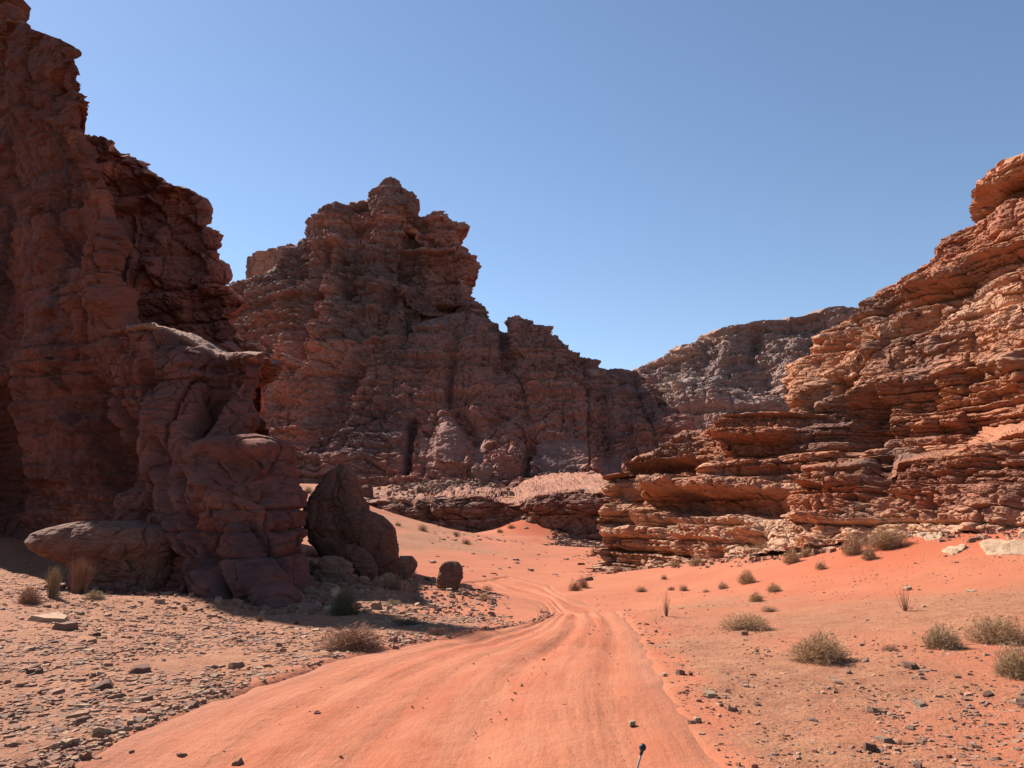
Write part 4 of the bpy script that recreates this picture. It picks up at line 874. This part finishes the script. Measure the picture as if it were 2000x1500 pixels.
def fuzz(n, kind, seed, wid):
    g = np.random.default_rng(seed); m = 2
    u_ = g.normal(0, 1, (n, 3)); u_[:, 2] = np.abs(u_[:, 2]); u_ /= np.linalg.norm(u_, axis=1, keepdims=True)
    az = np.arctan2(u_[:, 1], u_[:, 0])
    R_ = .46 * (1 + .16 * np.sin(az * 2 + seed) + .12 * np.sin(az * 3 + 2.1 * seed) + .10 * np.sin(az * 7 + seed * 3) * u_[:, 2] + .12 * noise(u_[:, 0] * 3, u_[:, 1] * 3, u_[:, 2] * 3, seed % 50))
    r = g.random(n) ** .45 * R_
    c = u_ * r[:, None]; c[:, 2] *= 1.9
    c[:, 0] += .12 * c[:, 2] * math.sin(seed); c[:, 2] -= .03
    dr = u_ * .8 + g.normal(0, .55, (n, 3)); dr[:, 2] = dr[:, 2] * 1.2 + .35; dr /= np.linalg.norm(dr, axis=1, keepdims=True)
    ln = g.uniform(.05, .17, n)[:, None]
    bend = g.normal(0, .25, (n, 3))
    pts = np.stack([c - dr * ln, c, c + (dr + bend) * ln * .9], 1); pts[..., 2] = np.maximum(pts[..., 2], -.03)
    sd_ = g.normal(0, 1, (n, 3)); sd_ /= np.linalg.norm(sd_, axis=1, keepdims=True)
    ws = wid * np.array([.8, 1, .4])[None, :, None] * g.uniform(.5, 1.3, n)[:, None, None]
    V = np.stack([pts - sd_[:, None] * ws, pts + sd_[:, None] * ws], 2).reshape(n, -1, 3)
    f = np.array([[2 * k, 2 * k + 1, 2 * k + 3, 2 * k + 2] for k in range(m)])
    Fq = (f[None] + (np.arange(n) * 2 * (m + 1))[:, None, None]).reshape(-1, 4)
    return V.reshape(-1, 3), Fq, np.repeat(g.random(n), 2 * (m + 1))
def blades(n, kind, seed, wid):
    if kind in ('dome', 'flat') and n > 60: return fuzz(n, kind, seed, wid)
    g = np.random.default_rng(seed); m = 4
    az = g.uniform(0, 2 * np.pi, n)
    if kind == 'dome': el = np.arccos(g.uniform(0, 1, n) ** .8); ln = g.uniform(.55, 1.05, n); cur = g.normal(0, .35, n); r0 = .12
    elif kind == 'upright': el = np.abs(g.normal(0, .28, n)); ln = g.uniform(.5, 1.05, n); cur = g.normal(.2, .25, n); r0 = .22
    elif kind == 'flat': el = np.arccos(g.uniform(0, .75, n)); ln = g.uniform(.5, 1.05, n); cur = g.normal(.2, .4, n); r0 = .3
    else: el = np.abs(g.normal(.45, .25, n)); ln = g.uniform(.5, 1.1, n); cur = g.normal(-.25, .2, n); r0 = .04
    clump = g.integers(0, 14, n); ca = g.uniform(0, 6.28, 14); cr = g.uniform(0, r0, 14)
    bx, by = cr[clump] * np.cos(ca[clump]) + g.normal(0, .02, n), cr[clump] * np.sin(ca[clump]) + g.normal(0, .02, n)
    P0 = np.stack([bx, by, np.full(n, -.03)], -1); pts = [P0]
    for k in range(m):
        e = el + cur * (k / m)
        azk = az + g.normal(0, .25, n) * (k > 0)
        hx = .62 if kind != 'upright' else .75
        stp = np.stack([hx * np.sin(e) * np.cos(azk), hx * np.sin(e) * np.sin(azk), np.cos(e)], -1) * (ln / m)[:, None]
        pts.append(pts[-1] + stp)
    pts = np.stack(pts, 1)                                             # n, m+1, 3
    sd_ = g.normal(0, 1, (n, 3)); sd_[:, 2] *= .3; sd_ /= np.linalg.norm(sd_, axis=1, keepdims=True)
    ws = wid * np.linspace(1, .35, m + 1)[None, :, None] * g.uniform(.6, 1.3, n)[:, None, None]
    V = np.stack([pts - sd_[:, None] * ws, pts + sd_[:, None] * ws], 2).reshape(n, -1, 3)
    f = np.array([[2 * k, 2 * k + 1, 2 * k + 3, 2 * k + 2] for k in range(m)])
    Fq = (f[None] + (np.arange(n) * 2 * (m + 1))[:, None, None]).reshape(-1, 4)
    tw = np.repeat(g.random(n), 2 * (m + 1))
    return V.reshape(-1, 3), Fq, tw
SHR = {}
def shrub_meshes(kind, colour, var, size):
    key = (kind, colour, var, size)
    if key not in SHR:
        n = {'dome': (4000, 2000, 800), 'upright': (700, 380, 160), 'flat': (3000, 1500, 600), 'twig': (46, 46, 30)}[kind][size]
        wid = {'dome': (.0042, .006, .010), 'upright': (.006, .009, .015), 'flat': (.0042, .006, .010), 'twig': (.006, .008, .012)}[kind][size]
        V, Fq, tw = blades(n, kind, 500 + var * 7 + hash(kind) % 1 + len(kind), wid)
        fo = mesh_from('foliage', V, Fq, MP[colour], False, attrs={'shade': tw})
        V, Fq, tw = blades({'twig': 14}.get(kind, 40), kind, 900 + var, wid * 1.8)
        st = mesh_from('stems', V * [.8, .8, .7], Fq, MP['wood'], False, attrs={'shade': tw})
        SHR[key] = (fo, st)
    return SHR[key]
def shrub(px, py, w, h, kind, colour, label, group=None, d=None):
    q = hit(px, py) if d is None else P(px, py, d)
    sw = w * q[1] / F; sh = h * q[1] / F
    size = 0 if w > 60 else 1 if w > 26 else 2
    fo, st = shrub_meshes(kind, colour, int(px) % 5, size)
    rt = link('shrub', None, label, 'shrub', group, loc=q, rot=(0, 0, (px * 1.7) % 6.28), scl=(sw * 1.05, sw * 1.05, sh * 1.05))
    link('foliage', fo, parent=rt); link('stems', st, parent=rt)
GR = 'dry desert shrubs on the sand right of the track'
for a in [
    (1600, 1292, 116, 54, 'dome', 'green', 'big grey green domed bush on the gravel right of the track', GR),
    (1455, 1228, 90, 32, 'flat', 'green', 'low spreading grey green bush beyond the big domed bush', GR),
    (1843, 1266, 76, 44, 'dome', 'tan', 'tan tufted bush left of the dark bush at the right edge', GR),
    (1952, 1254, 108, 50, 'dome', 'green', 'dark hollow bush on a sand hump near the right edge', GR),
    (1987, 1322, 86, 60, 'dome', 'tan', 'large straw coloured bush cut by the right picture edge', GR),
    (1502, 1194, 32, 11, 'flat', 'green', 'very flat dark tuft just beyond the low spreading bush', GR),
    (1477, 1175, 32, 19, 'dome', 'green', 'small round bush third up from the big domed bush', GR),
    (1512, 1156, 32, 17, 'dome', 'green', 'small dark bush below the foot of the sand slope', GR),
    (1460, 1140, 38, 27, 'dome', 'green', 'leaning olive bush at the foot of the sand slope', GR),
    (1412, 1150, 24, 14, 'dome', 'green', 'small pale green bush left of the leaning olive bush', GR),
    (1604, 1112, 22, 18, 'dome', 'tan', 'lone small tuft on the open sand slope', GR),
    (1493, 1084, 50, 25, 'dome', 'green', 'wide dark bush against the pale foot of the right cliff', GR),
    (1547, 1100, 38, 30, 'dome', 'green', 'taller bush left of a pair on the upper sand slope', GR),
    (1574, 1088, 26, 21, 'dome', 'green', 'smaller bush right of a pair on the upper sand slope', GR),
    (1609, 1080, 20, 12, 'dome', 'rust', 'small brown tuft between the bush pair and the tall bushes', GR),
    (1664, 1083, 46, 46, 'dome', 'green', 'tall bush at the cliff foot, left of the widest one', GR),
    (1699, 1093, 32, 28, 'dome', 'tan', 'yellowish bush in front of the two tall cliff foot bushes', GR),
    (1733, 1070, 74, 42, 'dome', 'green', 'widest tall bush at the top of the red sand slope', GR),
    (1741, 1273, 38, 14, 'flat', 'rust', 'faint rusty tuft right of the big domed bush', GR),
    (1768, 1194, 44, 46, 'twig', 'rust', 'thin twiggy bush with bare fanned branches on the right sand', GR),
    (1302, 1204, 28, 50, 'twig', 'rust', 'bare upright stalks beside the right bend of the track', GR),
    (1479, 1275, 26, 12, 'twig', 'wood', 'dead fallen twigs left of the big domed bush', GR),
    (1124, 1154, 26, 22, 'dome', 'rust', 'dark rusty bush at the inner bend below the cliff nose', GR),
    (1140, 1148, 22, 22, 'dome', 'rust', 'rusty bush just behind the one at the inner bend', GR),
    (1253, 1156, 22, 11, 'dome', 'rust', 'small rusty tuft beyond the bare upright stalks', GR),
    (1297, 1132, 13, 9, 'dome', 'rust', 'tiny dark ball of a bush on the sand under the cliff nose', GR),
    (1311, 1153, 15, 8, 'dome', 'rust', 'tiny tuft behind the tips of the bare upright stalks', GR),
    (1336, 1154, 20, 13, 'dome', 'rust', 'small brown bush right of the bare upright stalks', GR),
    (1379, 1157, 14, 7, 'flat', 'rust', 'tiny flat tuft left of the small pale green bush', GR),
    (1210, 1117, 26, 14, 'dome', 'rust', 'brownish bush at the pale foot of the cliff nose', GR),
    (1320, 1108, 22, 14, 'dome', 'green', 'small green bush against the pale cliff foot', GR),
    (1360, 1105, 34, 20, 'dome', 'green', 'medium green bush where sand meets the pale cliff foot', GR)]: shrub(*a)
GL = 'dry tufts on the left side of the valley'
for a in [
    (152, 1160, 62, 68, 'upright', 'rust', 'tall rusty dry grass tuft before the shaded slab boulder', GL),
    (104, 1168, 44, 58, 'upright', 'tan', 'tall straw tuft left of the rusty dry grass', GL),
    (57, 1178, 48, 32, 'dome', 'rust', 'brown bushy tuft farthest left in the sun', GL),
    (186, 1170, 44, 18, 'flat', 'tan', 'low straw tuft right of the rusty dry grass', GL),
    (688, 1266, 112, 44, 'dome', 'rust', 'wide reddish dry bush at the left edge of the track', GL),
    (854, 1240, 42, 16, 'flat', 'rust', 'low reddish tuft at the tip of the cliff shadow', GL),
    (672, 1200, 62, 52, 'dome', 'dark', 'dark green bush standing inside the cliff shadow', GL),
    (767, 1150, 36, 26, 'dome', 'tan', 'round tan bush in the sun below the tent shaped boulder', GL),
    (770, 1182, 28, 12, 'flat', 'tan', 'low tan tuft between two fingers of shadow', GL),
    (884, 1154, 22, 12, 'upright', 'tan', 'straw tuft in front of the dark rounded boulder', GL),
    (947, 1174, 34, 15, 'flat', 'green', 'greenish tuft at the gravel edge right of the rounded boulder', GL),
    (952, 1152, 24, 9, 'flat', 'rust', 'small dark tuft at the end of the rounded boulder\'s shadow', GL),
    (507, 1215, 22, 13, 'upright', 'rust', 'small rusty tuft on the shadow edge below the cliff', GL),
    (579, 1220, 16, 9, 'upright', 'rust', 'tiny rusty tuft on the shadow edge nearest the reddish bush', GL),
    (360, 1192, 16, 9, 'upright', 'tan', 'tiny straw tuft on the shadow edge below the slab boulder', GL),
    (612, 1088, 42, 18, 'flat', 'rust', 'brown brush beside the squared block at the cliff foot', GL),
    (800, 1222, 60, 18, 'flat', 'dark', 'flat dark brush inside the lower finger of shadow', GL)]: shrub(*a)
GB = 'small shrubs on the far red sand'
for a in [
    (826, 1037, 20, 15, 'dome', 'green', 'small shrub below the gap in the far rock ledge', GB), (891, 1046, 17, 10, 'dome', 'green', 'small shrub under the middle of the far rock ledge', GB),
    (911, 1063, 19, 12, 'dome', 'rust', 'brown shrub on the far sand in front of the ledge shadow', GB), (777, 1027, 16, 8, 'dome', 'green', 'small shrub at the right shoulder of the tent shaped boulder', GB),
    (998, 1031, 15, 8, 'dome', 'green', 'small shrub on the left flank of the sand drift', GB), (1021, 1014, 12, 8, 'dome', 'green', 'tiny shrub near the top of the sand drift', GB),
    (602, 962, 20, 12, 'dome', 'green', 'grey shrub on bright sand in the gap left of the tent shaped boulder', GB), (976, 1040, 14, 8, 'dome', 'green', 'shrub at the left foot of the sand drift', GB),
    (1085, 1045, 14, 9, 'dome', 'rust', 'rusty shrub at the right foot of the sand drift', GB), (1164, 1082, 22, 14, 'dome', 'rust', 'reddish shrub by the left corner of the cliff nose', GB)]: shrub(*a)

# ------------------------------------------------------------------ the car aerial
def tube(pts, rad, mat, name, parent, n=10, caps=True):
    pts = np.array(pts, float); rad = np.array(rad, float)
    t = np.gradient(pts, axis=0); t /= np.linalg.norm(t, axis=1, keepdims=True)
    a = np.cross(t, [1, 0, .1]); a /= np.linalg.norm(a, axis=1, keepdims=True); b_ = np.cross(t, a)
    th = np.linspace(0, 2 * np.pi, n, endpoint=False)
    V = (pts[:, None] + rad[:, None, None] * (a[:, None] * np.cos(th)[None, :, None] + b_[:, None] * np.sin(th)[None, :, None])).reshape(-1, 3)
    i = np.arange(len(V)).reshape(-1, n); j = np.roll(i, -1, 1)
    return link(name, mesh_from(name, V, [np.stack([i[:-1], j[:-1], j[1:], i[1:]], -1).reshape(-1, 4), np.concatenate([i[:1, ::-1], i[-1:]])], mat, True), parent=parent)
m_gr, _, b = new_mat('grey plastic'); b.inputs['Base Color'].default_value = (.20, .19, .18, 1); b.inputs['Roughness'].default_value = .5
m_bk, _, b = new_mat('black rubber'); b.inputs['Base Color'].default_value = (.016, .02, .022, 1); b.inputs['Roughness'].default_value = .45
m_pt, _, b = new_mat('cream paint'); b.inputs['Base Color'].default_value = (.55, .50, .42, 1); b.inputs['Roughness'].default_value = .4
tip = P(1255.5, 1459, 1.75); foot = P(1168, 1800, 1.70)
ae = link('car_aerial', None, 'thin grey car aerial with a black ball tip at the bottom of the view', 'aerial', loc=foot)
u = tip - foot; L0 = np.linalg.norm(u); u /= L0
tube([u * t for t in np.linspace(0.02, L0 - .012, 12)], np.linspace(.0032, .0021, 12), m_gr, 'mast', ae)
s_ = np.linspace(0, np.pi, 12)
tube([u * (L0 - .001 - .0078 * math.cos(q)) for q in s_], [.0004 + .0068 * math.sin(q) for q in s_], m_bk, 'ball_tip', ae, 16)
tube([u * t for t in (L0 - .017, L0 - .012, L0 - .006)], [.0026, .0036, .0034], m_bk, 'ferrule', ae)
tube([u * t for t in (-.03, 0, .015, .035)], [.018, .016, .009, .004], m_bk, 'rubber_base', ae, 16)
bx = np.linspace(-.75, .75, 25); by = np.linspace(-.75, .35, 18)
BX, BY = np.meshgrid(bx, by); cxw = -foot[0] - .1
BZ = -.035 - .05 * ((BX - cxw) * 0 + (np.abs(BX) / .75) ** 4 * 2.5) - .12 * sstep(.1, .35, BY) + .0 * BX
V = np.stack([BX + cxw * .0 - .2, BY, BZ], -1).reshape(-1, 3)
bo = link('bonnet', mesh_from('bonnet', V, gridfaces(*BX.shape), m_pt, True), parent=ae)
so_ = bo.modifiers.new('thickness', 'SOLIDIFY'); so_.thickness = .02; so_.offset = -1
print('done', round(time.time() - T0, 1), sum(len(o.data.polygons) for o in COL.objects if o.type == 'MESH'))
